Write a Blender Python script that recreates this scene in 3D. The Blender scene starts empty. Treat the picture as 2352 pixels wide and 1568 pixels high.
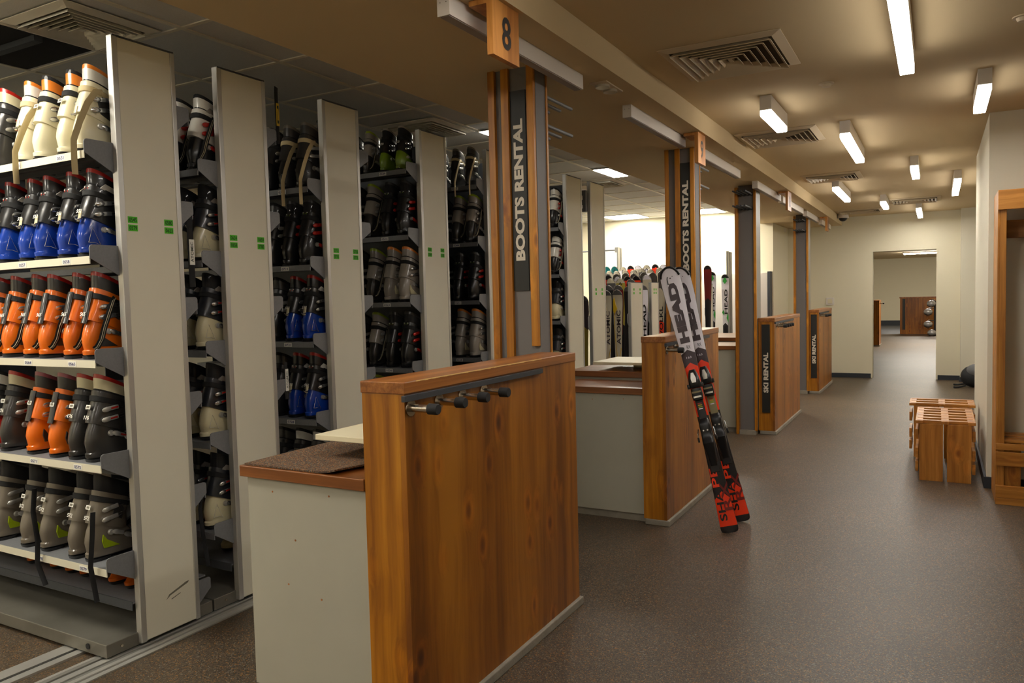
import bpy, bmesh, math, random
from mathutils import Vector, Matrix

S = bpy.context.scene
COL = S.collection
random.seed(7)
R = math.radians

# ------------------------------------------------------------------ camera
def make_camera():
    cam = bpy.data.cameras.new('camera'); o = bpy.data.objects.new('camera', cam); COL.objects.link(o)
    y, p, r = R(-28.968), R(-3.1315), R(-1.4057)
    fw = Vector((math.sin(y) * math.cos(p), math.cos(y) * math.cos(p), math.sin(p)))
    rt = Vector((math.cos(y), -math.sin(y), 0)); up = rt.cross(fw)
    rt2 = math.cos(r) * rt + math.sin(r) * up; up2 = -math.sin(r) * rt + math.cos(r) * up
    m = Matrix((rt2, up2, -fw)).transposed().to_4x4(); m.translation = (0, 0, 1.41)
    o.matrix_world = m
    cam.sensor_width = 36; cam.lens = 1765.3 / 2352 * 36; cam.clip_start = .05; cam.clip_end = 100
    S.camera = o
make_camera()

# ------------------------------------------------------------------ world, exposure
W = bpy.data.worlds.new('world'); S.world = W; W.use_nodes = True
W.node_tree.nodes['Background'].inputs[0].default_value = (.9, .8, .65, 1)
W.node_tree.nodes['Background'].inputs[1].default_value = .02
S.view_settings.view_transform = 'Standard'; S.view_settings.look = 'None'
S.view_settings.gamma = 1; S.view_settings.use_curve_mapping = False
S.view_settings.exposure = 0.48
LAMP = 46.0       # aisle lamps
PANEL = 31.0      # far stock room panels
try:
    S.cycles.use_denoising = True; S.cycles.use_adaptive_sampling = True; S.cycles.adaptive_threshold = .09
    S.cycles.max_bounces = 8; S.cycles.diffuse_bounces = 3; S.cycles.glossy_bounces = 2; S.cycles.transmission_bounces = 2
    S.cycles.caustics_reflective = False; S.cycles.caustics_refractive = False
except Exception: pass

# ------------------------------------------------------------------ materials
def lin(c):
    return tuple(((v / 255) / 12.92 if v / 255 <= .04045 else ((v / 255 + .055) / 1.055) ** 2.4) for v in c) + (1,)
MATS = {}
def mat(name, rgb, rough=.5, metal=0, emit=None, bump=None, noise=None, coat=0, alpha=None, spec=None):
    if name in MATS: return MATS[name]
    m = bpy.data.materials.new(name); m.use_nodes = True; n = m.node_tree.nodes; l = m.node_tree.links
    b = n['Principled BSDF']; c = lin(rgb)
    b.inputs['Base Color'].default_value = c; b.inputs['Roughness'].default_value = rough; b.inputs['Metallic'].default_value = metal
    if coat: b.inputs['Coat Weight'].default_value = coat
    if spec is not None: b.inputs['Specular IOR Level'].default_value = spec
    if emit:
        b.inputs['Emission Color'].default_value = lin(emit[0]); b.inputs['Emission Strength'].default_value = emit[1]
    tc = None
    if noise or bump:
        tc = n.new('ShaderNodeTexCoord')
    if noise:   # (scale, amount)
        t = n.new('ShaderNodeTexNoise'); t.inputs['Scale'].default_value = noise[0]; t.inputs['Detail'].default_value = 4
        l.new(tc.outputs['Object'], t.inputs['Vector'])
        mx = n.new('ShaderNodeMix'); mx.data_type = 'RGBA'; mx.blend_type = 'MULTIPLY'; mx.inputs[0].default_value = 1
        cr = n.new('ShaderNodeValToRGB'); a = noise[1]
        cr.color_ramp.elements[0].position = .3; cr.color_ramp.elements[1].position = .7
        cr.color_ramp.elements[0].color = (1 - a, 1 - a, 1 - a, 1); cr.color_ramp.elements[1].color = (1, 1, 1, 1)
        l.new(t.outputs['Fac'], cr.inputs[0]); mx.inputs[6].default_value = c
        l.new(cr.outputs[0], mx.inputs[7]); l.new(mx.outputs[2], b.inputs['Base Color'])
    if bump:
        t = n.new('ShaderNodeTexNoise'); t.inputs['Scale'].default_value = bump[0]
        l.new(tc.outputs['Object'], t.inputs['Vector'])
        bp = n.new('ShaderNodeBump'); bp.inputs['Strength'].default_value = bump[1]; bp.inputs['Distance'].default_value = .002
        l.new(t.outputs['Fac'], bp.inputs['Height']); l.new(bp.outputs[0], b.inputs['Normal'])
    MATS[name] = m
    return m

def wood(name, axis, c0, c1, c2, rough=.42, knots=True, across=9.0):
    if name in MATS: return MATS[name]
    m = bpy.data.materials.new(name); m.use_nodes = True; n = m.node_tree.nodes; l = m.node_tree.links
    b = n['Principled BSDF']; b.inputs['Roughness'].default_value = rough
    tc = n.new('ShaderNodeTexCoord')
    def mapped(k, along):
        q = n.new('ShaderNodeMapping'); l.new(tc.outputs['Object'], q.inputs[0]); v = [k] * 3; v[axis] = along; q.inputs['Scale'].default_value = v; return q
    wob = n.new('ShaderNodeTexNoise'); wob.inputs['Scale'].default_value = 3.0; wob.inputs['Detail'].default_value = 2; l.new(tc.outputs['Object'], wob.inputs['Vector'])
    vor = n.new('ShaderNodeTexVoronoi'); vor.inputs['Scale'].default_value = 1; vor.inputs['Randomness'].default_value = 1
    l.new(mapped(7.5, 4.0).outputs[0], vor.inputs['Vector'])
    mr = n.new('ShaderNodeMapRange'); mr.inputs[1].default_value = 0; mr.inputs[2].default_value = .38; mr.inputs[3].default_value = 1.0 if knots else 0; mr.inputs[4].default_value = 0
    l.new(vor.outputs['Distance'], mr.inputs[0])
    ad = n.new('ShaderNodeMath'); ad.operation = 'MULTIPLY_ADD'; ad.inputs[1].default_value = 1.2; l.new(wob.outputs['Fac'], ad.inputs[0]); l.new(mr.outputs[0], ad.inputs[2])
    cm = n.new('ShaderNodeCombineXYZ')
    for i in range(3):
        if i != axis: l.new(ad.outputs[0], cm.inputs[i])
    add = n.new('ShaderNodeVectorMath'); add.operation = 'ADD'; l.new(mapped(across * 3.2, .9).outputs[0], add.inputs[0]); l.new(cm.outputs[0], add.inputs[1])
    g = n.new('ShaderNodeTexNoise'); g.inputs['Scale'].default_value = 1.0; g.inputs['Detail'].default_value = 6; g.inputs['Roughness'].default_value = .6
    l.new(add.outputs[0], g.inputs['Vector'])
    g2 = n.new('ShaderNodeTexNoise'); g2.inputs['Scale'].default_value = 1.0; g2.inputs['Detail'].default_value = 3; l.new(mapped(across * .55, .35).outputs[0], g2.inputs['Vector'])
    mg = n.new('ShaderNodeMath'); mg.operation = 'MULTIPLY_ADD'; mg.inputs[1].default_value = .55; l.new(g2.outputs['Fac'], mg.inputs[0])
    hf = n.new('ShaderNodeMath'); hf.operation = 'MULTIPLY'; hf.inputs[1].default_value = .45; l.new(g.outputs['Fac'], hf.inputs[0]); l.new(hf.outputs[0], mg.inputs[2])
    cr = n.new('ShaderNodeValToRGB'); e = cr.color_ramp.elements
    e[0].position = .40; e[0].color = lin(c0); e[1].position = .60; e[1].color = lin(c2)
    x = e.new(.5); x.color = lin(c1)
    l.new(mg.outputs[0], cr.inputs[0])
    last = cr.outputs[0]
    if knots:
        kr = n.new('ShaderNodeValToRGB'); k = kr.color_ramp.elements
        k[0].position = .02; k[0].color = (.28, .18, .12, 1); k[1].position = .34; k[1].color = (1, 1, 1, 1)
        y = k.new(.10); y.color = (.6, .46, .34, 1)
        y = k.new(.18); y.color = (1.3, 1.2, 1.0, 1)
        l.new(vor.outputs['Distance'], kr.inputs[0])
        mx = n.new('ShaderNodeMix'); mx.data_type = 'RGBA'; mx.blend_type = 'MULTIPLY'; mx.inputs[0].default_value = .9
        l.new(last, mx.inputs[6]); l.new(kr.outputs[0], mx.inputs[7]); last = mx.outputs[2]
    l.new(last, b.inputs['Base Color'])
    bp = n.new('ShaderNodeBump'); bp.inputs['Strength'].default_value = .15; bp.inputs['Distance'].default_value = .001
    l.new(g.outputs['Fac'], bp.inputs['Height']); l.new(bp.outputs[0], b.inputs['Normal'])
    MATS[name] = m
    return m

def speckle(name, base, flecks, rough, scale=330):
    m = bpy.data.materials.new(name); m.use_nodes = True; n = m.node_tree.nodes; l = m.node_tree.links
    b = n['Principled BSDF']; b.inputs['Roughness'].default_value = rough
    tc = n.new('ShaderNodeTexCoord')
    v = n.new('ShaderNodeTexVoronoi'); v.inputs['Scale'].default_value = scale; l.new(tc.outputs['Object'], v.inputs['Vector'])
    sp = n.new('ShaderNodeSeparateColor'); l.new(v.outputs['Color'], sp.inputs[0])
    cr = n.new('ShaderNodeValToRGB'); cr.color_ramp.interpolation = 'CONSTANT'; e = cr.color_ramp.elements
    e[0].position = 0; e[0].color = lin(base)
    stops = [(p, c) for p, c in flecks]
    e[1].position = stops[0][0]; e[1].color = lin(stops[0][1])
    for p, c in stops[1:]:
        q = e.new(p); q.color = lin(c)
    l.new(sp.outputs[0], cr.inputs[0])
    t = n.new('ShaderNodeTexNoise'); t.inputs['Scale'].default_value = 1.3; t.inputs['Detail'].default_value = 5; l.new(tc.outputs['Object'], t.inputs['Vector'])
    c2 = n.new('ShaderNodeValToRGB'); c2.color_ramp.elements[0].position = .35; c2.color_ramp.elements[1].position = .7
    c2.color_ramp.elements[0].color = (.82, .82, .82, 1); c2.color_ramp.elements[1].color = (1.1, 1.08, 1.05, 1); l.new(t.outputs['Fac'], c2.inputs[0])
    mx = n.new('ShaderNodeMix'); mx.data_type = 'RGBA'; mx.blend_type = 'MULTIPLY'; mx.inputs[0].default_value = 1
    l.new(cr.outputs[0], mx.inputs[6]); l.new(c2.outputs[0], mx.inputs[7]); l.new(mx.outputs[2], b.inputs['Base Color'])
    MATS[name] = m
    return m

M = MATS
speckle('floor_speckle', (75, 63, 50), [(.45, (95, 81, 65)), (.70, (48, 44, 38)), (.88, (140, 98, 46)), (.95, (118, 116, 108))], .46, 240)
speckle('mat_speckle', (78, 58, 44), [(.4, (112, 86, 62)), (.66, (48, 40, 38)), (.84, (165, 110, 50)), (.94, (120, 128, 120))], .8, 300)
mat('wall_cream', (228, 220, 194), .85, bump=(300, .08))
mat('wall_shade', (222, 216, 196), .85, bump=(300, .08))
mat('ceiling_paint', (206, 184, 144), .9)
mat('tile', (222, 222, 220), .95, noise=(250, .12))
mat('tbar', (236, 230, 214), .5)
mat('void', (16, 16, 20), .9)
mat('baseboard', (40, 46, 54), .5)
mat('concrete', (150, 142, 128), .9, noise=(14, .25), bump=(120, .5))
mat('panel_beige', (224, 218, 198), .55, noise=(3, .05))
mat('alu', (196, 194, 188), .4, .65)
mat('alu_matt', (150, 148, 142), .5, .6)
mat('steel_grey', (124, 125, 128), .5, .15, noise=(120, .12))
mat('carriage_metal', (136, 132, 122), .4, .5, noise=(6, .25))
mat('steel_dark', (78, 82, 88), .5, .3, noise=(90, .15))
mat('shelf_white', (214, 208, 186), .5)
mat('black_plastic', (22, 22, 24), .35)
mat('black_rubber', (24, 24, 25), .75)
mat('rubber_rail', (52, 54, 58), .6)
mat('chrome', (190, 180, 165), .25, 1)
mat('bright_metal', (205, 205, 205), .22, .9)
mat('green_sticker', (76, 190, 20), .6)
mat('ink', (22, 40, 18), .7)
mat('paper', (226, 224, 214), .7)
mat('ink_blue', (60, 62, 110), .7)
mat('text_grey', (110, 106, 92), .7)
mat('column_grey', (112, 108, 106), .6, bump=(400, .15))
mat('counter_white', (172, 168, 152), .6, noise=(4, .06))
mat('shelf_cream', (222, 212, 180), .45)
mat('sign_black', (26, 26, 24), .5)
mat('sign_text', (215, 205, 188), .6)
mat('white_housing', (222, 214, 204), .4)
mat('lamp_glow', (255, 250, 240), .5, emit=((255, 249, 240), LAMP))
mat('lamp_side', (255, 250, 240), .5, emit=((255, 249, 240), 6))
mat('panel_glow', (255, 250, 230), .5, emit=((255, 248, 232), PANEL))
mat('far_glow', (255, 250, 240), .5, emit=((255, 246, 230), 95))
mat('vent_white', (206, 188, 158), .6)
mat('vent_dark', (84, 74, 60), .9)
mat('glass_lens', (200, 190, 170), .15, .3)
wood('pine_v', 2, (134, 78, 6), (172, 108, 16), (198, 136, 36))
wood('pine_panel', 2, (112, 62, 8), (148, 88, 14), (172, 110, 28), across=7)
wood('pine_cap', 1, (124, 72, 28), (152, 92, 40), (178, 116, 56), rough=.33, knots=False, across=26)
wood('worktop', 0, (104, 58, 26), (126, 74, 34), (148, 92, 46), rough=.3, knots=False, across=20)
wood('pine_sign', 2, (146, 88, 30), (172, 112, 48), (196, 134, 66))
wood('pine_bench', 2, (144, 88, 26), (176, 116, 44), (204, 142, 68))
wood('pine_bench_h', 0, (144, 88, 26), (176, 116, 44), (204, 142, 68))

# ------------------------------------------------------------------ mesh builder
class MB:
    def __init__(s): s.v = []; s.f = []; s.m = []; s.mats = []; s.smooth = []
    def mi(s, m):
        m = M[m] if isinstance(m, str) else m
        if m not in s.mats: s.mats.append(m)
        return s.mats.index(m)
    def add(s, vs, fs, m, smooth=False, T=None):
        o = len(s.v); i = s.mi(m)
        for v in vs:
            v = Vector(v)
            s.v.append(T @ v if T is not None else v)
        for f in fs: s.f.append([o + k for k in f]); s.m.append(i); s.smooth.append(smooth)
        return s
    def box(s, x0, x1, y0, y1, z0, z1, m, T=None, b=0):
        if b > 0:
            bm = bmesh.new(); bmesh.ops.create_cube(bm, size=1)
            for v in bm.verts: v.co = Vector(((x0 + x1) / 2 + v.co.x * (x1 - x0), (y0 + y1) / 2 + v.co.y * (y1 - y0), (z0 + z1) / 2 + v.co.z * (z1 - z0)))
            bmesh.ops.bevel(bm, geom=bm.edges[:], offset=b, segments=2, affect='EDGES', profile=.5)
            bm.verts.index_update()
            s.add([v.co.copy() for v in bm.verts], [[v.index for v in f.verts] for f in bm.faces], m, False, T); bm.free(); return s
        vs = [(x, y, z) for x in (x0, x1) for y in (y0, y1) for z in (z0, z1)]
        return s.add(vs, [(0, 1, 3, 2), (4, 6, 7, 5), (0, 4, 5, 1), (2, 3, 7, 6), (0, 2, 6, 4), (1, 5, 7, 3)], m, False, T)
    def prism(s, pts, axis, a, b, m, T=None):
        """polygon pts in the two other axes, extruded from a to b along axis"""
        def mk(p, t):
            q = list(p); q.insert(axis, t); return tuple(q)
        n = len(pts); vs = [mk(p, a) for p in pts] + [mk(p, b) for p in pts]
        fs = [list(range(n))[::-1], list(range(n, 2 * n))] + [(i, (i + 1) % n, n + (i + 1) % n, n + i) for i in range(n)]
        return s.add(vs, fs, m, False, T)
    def tube(s, pts, r, m, n=10, T=None, flat=None, closed=False):
        """flat=(rw, rt, up vector): ribbon section"""
        pts = [Vector(p) for p in pts]; vs = []; k = len(pts)
        for i, p in enumerate(pts):
            if closed: d = pts[(i + 1) % k] - pts[i - 1]
            else: d = pts[min(i + 1, k - 1)] - pts[max(i - 1, 0)]
            d.normalize()
            ref = Vector(flat[2]) if flat else (Vector((0, 0, 1)) if abs(d.z) < .9 else Vector((1, 0, 0)))
            u = d.cross(ref); u.normalize(); w = d.cross(u)
            rr = r[i] if isinstance(r, (list, tuple)) else r
            for j in range(n):
                a = 2 * math.pi * j / n
                if flat: vs.append(p + u * flat[0] * math.cos(a) + w * flat[1] * math.sin(a))
                else: vs.append(p + (u * math.cos(a) + w * math.sin(a)) * rr)
        fs = []
        for i in range(k if closed else k - 1):
            for j in range(n):
                i2 = (i + 1) % k
                fs.append((i * n + j, i * n + (j + 1) % n, i2 * n + (j + 1) % n, i2 * n + j))
        if not closed: fs += [list(range(n))[::-1], list(range((k - 1) * n, k * n))]
        return s.add(vs, fs, m, True, T)
    def loft(s, secs, m, n=22, e=2.6, cap0=True, cap1=True, T=None, mats=None):
        """secs: (z, y0, y1, halfwidth, tilt)"""
        vs = []
        for (z, y0, y1, w, t) in secs:
            yc = (y0 + y1) / 2; a = (y1 - y0) / 2
            for j in range(n):
                th = 2 * math.pi * j / n; c, si = math.cos(th), math.sin(th)
                yy = a * math.copysign(abs(c) ** (2 / e), c); xx = w * math.copysign(abs(si) ** (2 / e), si)
                vs.append((xx, yc + yy, z + t * yy))
        k = len(secs)
        for i in range(k - 1):
            fs = [(i * n + j, i * n + (j + 1) % n, (i + 1) * n + (j + 1) % n, (i + 1) * n + j) for j in range(n)]
            mm = mats[i] if mats else m
            s.add(vs[:0], [], mm)
            o = len(s.v) if i == 0 else o
            if i == 0:
                for v in vs: s.v.append(T @ Vector(v) if T is not None else Vector(v))
            ii = s.mi(mm)
            for f in fs: s.f.append([o + q for q in f][::-1]); s.m.append(ii); s.smooth.append(True)
        if cap0: s.f.append([o + j for j in range(n)]); s.m.append(s.mi(mats[0] if mats else m)); s.smooth.append(False)
        if cap1: s.f.append([o + (k - 1) * n + j for j in range(n)][::-1]); s.m.append(s.mi(mats[-1] if mats else m)); s.smooth.append(False)
        return s
    def ball(s, c, r, m, sc=(1, 1, 1), n=16, T=None, zmin=-1):
        vs = []; fs = []; rows = n // 2
        for i in range(rows + 1):
            ph = math.pi * i / rows
            for j in range(n):
                th = 2 * math.pi * j / n
                vs.append((c[0] + r * sc[0] * math.sin(ph) * math.cos(th), c[1] + r * sc[1] * math.sin(ph) * math.sin(th), c[2] + r * sc[2] * max(math.cos(ph), zmin)))
        for i in range(rows):
            for j in range(n): fs.append((i * n + j, (i + 1) * n + j, (i + 1) * n + (j + 1) % n, i * n + (j + 1) % n))
        return s.add(vs, fs, m, True, T)
    def build(s, name, parent=None):
        me = bpy.data.meshes.new(name)
        off = Vector(LOC.get(parent.name, (0, 0, 0))) if parent is not None else Vector((0, 0, 0))
        me.from_pydata([tuple(v - off) for v in s.v], [], s.f)
        for m in s.mats: me.materials.append(m)
        me.polygons.foreach_set('material_index', s.m); me.polygons.foreach_set('use_smooth', s.smooth)
        me.update(); 
        if any(s.smooth):
            try: me.set_sharp_from_angle(angle=R(38))
            except Exception: pass
        o = bpy.data.objects.new(name, me); COL.objects.link(o)
        if parent is not None:
            o.parent = parent; LOC[o.name] = tuple(off)
        return o
LOC = {}

def thing(name, label, cat, loc=(0, 0, 0), group=None):
    o = bpy.data.objects.new(name, None); COL.objects.link(o); o.location = loc; o.empty_display_size = .1
    o['label'] = label; o['category'] = cat
    if group: o['group'] = group
    LOC[o.name] = tuple(loc)
    return o
def tag(o, label, cat, group=None, kind=None):
    o['label'] = label; o['category'] = cat
    if group: o['group'] = group
    if kind: o['kind'] = kind
    return o
def struct(name, mb, parent=None):
    o = mb.build(name, parent); o['kind'] = 'structure'; return o
def copy_tree(o, parent=None):
    c = o.copy(); COL.objects.link(c)
    if parent is not None: c.parent = parent
    for ch in list(o.children): copy_tree(ch, c)
    return c
def purge(o):
    for ch in list(o.children): purge(ch)
    bpy.data.objects.remove(o)

# ------------------------------------------------------------------ lettering
_TX = {}
def text_geo(s, bold=.0):
    k = (s, bold)
    if k in _TX: return _TX[k]
    cu = bpy.data.curves.new('t', 'FONT'); cu.body = s; cu.size = 1; cu.align_x = 'CENTER'; cu.align_y = 'CENTER'; cu.offset = bold; cu.resolution_u = 3
    ob = bpy.data.objects.new('t', cu); COL.objects.link(ob)
    dg = bpy.context.evaluated_depsgraph_get(); ev = ob.evaluated_get(dg); me = ev.to_mesh()
    vs = [v.co.copy() for v in me.vertices]; fs = [list(p.vertices) for p in me.polygons]
    ev.to_mesh_clear(); bpy.data.objects.remove(ob); bpy.data.curves.remove(cu)
    x0 = min(v.x for v in vs); x1 = max(v.x for v in vs); y0 = min(v.y for v in vs); y1 = max(v.y for v in vs)
    vs = [Vector(((v.x - (x0 + x1) / 2) / (x1 - x0), (v.y - (y0 + y1) / 2) / (y1 - y0), 0)) for v in vs]
    _TX[k] = (vs, fs); return _TX[k]
def text(mb, s, c, w, h, xdir, ydir, m, bold=0.0, T=None):
    """w, h: real extents of the ink; xdir/ydir reading and up directions"""
    vs, fs = text_geo(s, bold); X = Vector(xdir).normalized(); Y = Vector(ydir).normalized(); c = Vector(c)
    return mb.add([c + X * v.x * w + Y * v.y * h for v in vs], fs, m, False, T)

# ================================================================== STRUCTURE
ZB, ZC, ZT = 2.48, 2.61, 2.69        # bulkhead underside, aisle ceiling, tile ceiling
YB = 13.65
struct('floor', MB().box(-8, 3, -3.2, 27.5, -.1, 0, 'floor_speckle'))
struct('floor', MB().box(-8, 3, 27.5, 34.4, -.1, 0, mat('floor_far', (96, 98, 104), .6)))
struct('ceiling', MB().box(-1.36, 3, -3.2, YB, ZC, ZC + .1, 'ceiling_paint'))
struct('ceiling', MB().box(-2.38, -1.36, -3.2, YB, ZB, 2.85, 'ceiling_paint'))
struct('ceiling', MB().box(-8, -2.38, -3.2, 12.4, ZT, ZT + .1, 'tile'))
b = MB()
for i in range(7):
    x = -3.035 - .6 * i + .6
    b.box(x - .013, x + .013, -3, 12.3, ZT - .006, ZT + .001, 'tbar')
for i in range(27):
    y = 2.43 - .6 * 9 + .55 * 0 + .6 * i
    if y < 12.3: b.box(-6.7, -2.39, y - .011, y + .011, ZT - .0055, ZT + .001, 'tbar')
struct('trim_1', b)
struct('trim_2', MB().box(-4.22, -3.66, 1.86, 2.40, ZT - .003, ZT - .001, 'void').box(-4.22, -3.66, 2.12, 2.16, ZT - .03, ZT - .004, 'steel_dark'))
# walls
b = MB()
b.box(-2.2, -.905, YB, YB + .2, 0, ZC + .05, 'wall_cream').box(-.009, 1.3, YB, YB + .2, 0, ZC + .05, 'wall_cream').box(-.905, -.009, YB, YB + .2, 2.03, ZC + .05, 'wall_cream')
b.box(.315, 1.3, YB - .22, YB, 0, ZC + .05, 'wall_shade')
struct('wall_back', b)
struct('wall_stockroom', MB().box(-8, -2.2, 12.3, YB + .2, 0, ZT + .1, 'wall_cream'))
struct('wall_right', MB().box(1.2, 1.4, 8.3, YB + .2, 0, ZC + .1, 'wall_shade').box(2.9, 3.1, -3.2, 6.35, 0, ZC + .1, 'wall_cream'))
struct('wall_pier', MB().box(.311, 3, 6.3, 8.3, 0, ZC + .05, 'wall_shade'))
struct('wall_front', MB().box(-8, 3, -3.3, -3.1, 0, 2.9, 'wall_cream'))
struct('wall_left', MB().box(-6.9, -6.7, -3.2, 12.4, 0, 2.9, 'wall_cream'))
# room beyond the doorway
struct('wall_beyond', MB().box(-4, 2.2, 34.2, 34.4, 0, 2.7, 'wall_cream').box(-4, -3.9, YB + .2, 34.4, 0, 2.7, 'wall_cream').box(2.1, 2.2, YB + .2, 34.4, 0, 2.7, 'wall_cream'))
struct('ceiling', MB().box(-4, 2.2, YB + .2, 34.4, 2.66, 2.8, 'ceiling_paint'))
struct('baseboard_beyond', MB().box(-3.9, 2.1, 34.16, 34.2, 0, .2, 'baseboard'))
struct('baseboard_back', MB().box(-1.55, -.93, YB - .018, YB, 0, .07, 'baseboard').box(.015, .315, YB - .018, YB, 0, .07, 'baseboard').box(.30, 1.2, YB - .24, YB - .22, 0, .07, 'baseboard'))
struct('baseboard_right', MB().box(.296, .312, 6.29, 8.3, 0, .08, 'baseboard').box(.296, 3, 6.284, 6.3, 0, .08, 'baseboard'))
# low white lining panel against the stock room's back wall
struct('trim_3', MB().box(-4.6, -2.26, 12.16, 12.3, 0, 1.72, 'white_housing').box(-2.26, -2.22, 12.15, 12.3, 0, 1.74, 'steel_dark'))
# steel floor channels that the racks roll on
b = MB()
for x0, z, m in ((-2.985, .006, 'alu'), (-2.955, .012, 'alu_matt'), (-2.93, .006, 'alu'), (-2.905, .012, 'alu'), (-2.88, .007, 'alu_matt'), (-2.855, .012, 'alu'), (-2.83, .006, 'alu')):
    b.box(x0, x0 + (.022 if z > .01 else .026), 1.0, 7.6, 0, z, m)
struct('trim_4', b)
b = MB().box(-3.19, -3.12, 1.0, 1.86, 0, .01, 'alu').box(-3.12, -3.1, 1.0, 1.86, 0, .003, 'black_rubber').box(-3.1, -3.06, 1.0, 1.86, 0, .01, 'alu')
struct('trim_5', b)

# ================================================================== CEILING FIXTURES
WH = ['first', 'second', 'third', 'fourth', 'fifth', 'sixth', 'seventh', 'eighth', 'ninth']
def lamp(x, y0, y1, label):
    t = thing('ceiling_lamp', label, 'lamp', (x, (y0 + y1) / 2, ZC), 'linear lamps over the aisle')
    b = MB().box(x - .034, x + .034, y0, y1, 2.525, ZC, 'white_housing'); h = b.build('housing', t)
    MB().box(x - .033, x + .033, y0 + .004, y1 - .004, 2.4915, 2.525, 'lamp_side', b=.004).box(x - .031, x + .031, y0 + .006, y1 - .006, 2.49, 2.4915, 'lamp_glow').build('diffuser', t)
lamp(-.137, 3.22, 4.42, 'long glowing linear lamp nearest the camera on the aisle ceiling')
lamp(-.92, 4.92, 5.50, 'short glowing lamp hanging in front of the second square aisle vent')
lamp(-.575, 5.96, 7.20, 'long glowing lamp right of the second square aisle vent')
lamp(.225, 5.02, 5.65, 'short glowing lamp nearest the right wall corner above the benches')
lamp(-.185, 7.88, 8.60, 'short glowing lamp in the middle of the aisle, above the doorway in view')
lamp(-.955, 8.94, 10.23, 'long glowing lamp beside the white beam, past the third vent')
lamp(-.60, 10.78, 11.52, 'short glowing lamp just left of the fourth vent')
lamp(.18, 9.09, 10.43, 'long glowing lamp near the right wall, beyond the projecting pier')
lamp(-.225, 12.0, 13.30, 'glowing lamp farthest down the aisle, washing the wall over the doorway')
# lamps behind the photographer light the near desk; rearmost added to brighten skis
for i, (x, y0) in enumerate(((-.92, 1.2), (-.2, -.9), (-.6, -2.6))):
    lamp(x, y0, y0 + 1.2, 'lamp on the aisle ceiling behind the viewpoint, ' + ('left of centre', 'over the middle', 'added fill by the front wall', 'right of centre', 'over the right bay')[i])

def vent(cx, cy, sx, sy, z, label, m='vent_white', rings=6):
    t = thing('ceiling_vent', label, 'vent', (cx, cy, z), 'square louvred ceiling vents')
    MB().box(cx - sx / 2 + .03, cx + sx / 2 - .03, cy - sy / 2 + .03, cy + sy / 2 - .03, z - .004, z - .001, 'vent_dark').build('backing', t)
    fr = MB()
    def ring(b, a0, a1, z0, z1, w0, w1):   # a sloping square blade between inset a0 (height z0) and a1 (height z1)
        vs = []
        for a, zz in ((a0, z0), (a1, z1), (a1, z1 - .003), (a0, z0 - .003)):
            hx, hy = w0 - a, w1 - a
            vs += [(cx - hx, cy - hy, zz), (cx + hx, cy - hy, zz), (cx + hx, cy + hy, zz), (cx - hx, cy + hy, zz)]
        fs = []
        for k in range(4):
            for j in range(4): fs.append((k * 4 + j, k * 4 + (j + 1) % 4, ((k + 1) % 4) * 4 + (j + 1) % 4, ((k + 1) % 4) * 4 + j))
        b.add(vs, fs, m)
    ring(fr, 0, .045, z - .001, z - .012, sx / 2, sy / 2); fr.build('frame', t)
    step = (min(sx, sy) / 2 - .06) / rings
    for k in range(rings):
        bl = MB(); a = .05 + k * step; ring(bl, a, a + step * .55, z - .026, z - .006, sx / 2, sy / 2); bl.build('louvre_ring', t)
    a = .05 + rings * step
    MB().box(cx - (sx / 2 - a), cx + (sx / 2 - a), cy - (sy / 2 - a), cy + (sy / 2 - a), z - .02, z - .005, m).build('centre_plate', t)
vent(-.92, 4.03, .58, .62, ZC, 'large square louvred vent nearest on the aisle ceiling')
vent(-1.06, 6.26, .58, .60, ZC, 'square louvred vent behind the short lamp over the aisle')
vent(-.965, 8.76, .56, .55, ZC, 'square louvred vent third along the aisle beside the beam')
vent(-.27, 11.7, .62, .62, ZC, 'square louvred vent in the far middle of the aisle ceiling')
vent(-1.02, 12.7, .62, .5, ZC, 'faint louvred vent by the far wall above the dome camera')
vent(-3.37, 2.17, .47, .46, ZT - .006, 'grey square louvred vent over the nearest boot rack', 'tbar', 6)
vent(-3.33, 4.75, .55, .55, ZT - .006, 'square louvred vent behind the fourth boot rack top', 'tbar', 6)
vent(-3.33, 8.1, .55, .5, ZT - .006, 'square louvred vent over the ski racks, beside the bright panel', 'tbar', 5)

def led(x0, x1, y0, y1, label):
    t = thing('ceiling_light_panel', label, 'light', ((x0 + x1) / 2, (y0 + y1) / 2, ZT), 'recessed light panels over the stock room')
    MB().box(x0 - .012, x1 + .012, y0 - .012, y1 + .012, ZT - .012, ZT - .0065, 'white_housing').build('frame', t)
    MB().box(x0, x1, y0, y1, ZT - .016, ZT - .012, 'panel_glow').build('diffuser', t)
led(-3.01, -2.855, 7.2, 7.76, 'narrow bright light panel right behind the two tall ski rack ends')
led(-4.64, -4.09, 11.44, 12.04, 'wide bright light panel above the rows of ski tips')
led(-4.75, -4.18, 9.35, 9.93, 'bright light panel seen between the two tall rack ends')
led(-3.03, -2.88, 5.05, 5.35, 'bright light panel left of the pillar signed for desk eight')
led(-3.47, -2.87, 11.5, 12.1, 'bright light panel by the far wall, left of the ski rental pillar')
led(-3.75, -3.15, .75, 1.35, 'light panel lighting the nearest boot rack, behind the viewpoint')
led(-5.9, -5.3, 10.2, 10.8, 'added fill light panel deep in the stock room, farthest left')  # added panel, bounces more light onto the tile ceiling
led(-5.9, -5.3, -.9, -.3, 'added fill light panel at the unseen front of the stock room')  # unseen panel added to lift the dim stock room
led(-3.9, -3.3, -1.9, -1.3, 'added fill light panel behind the viewpoint near the stock room front')  # also added out of view, for more stock room light

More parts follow.
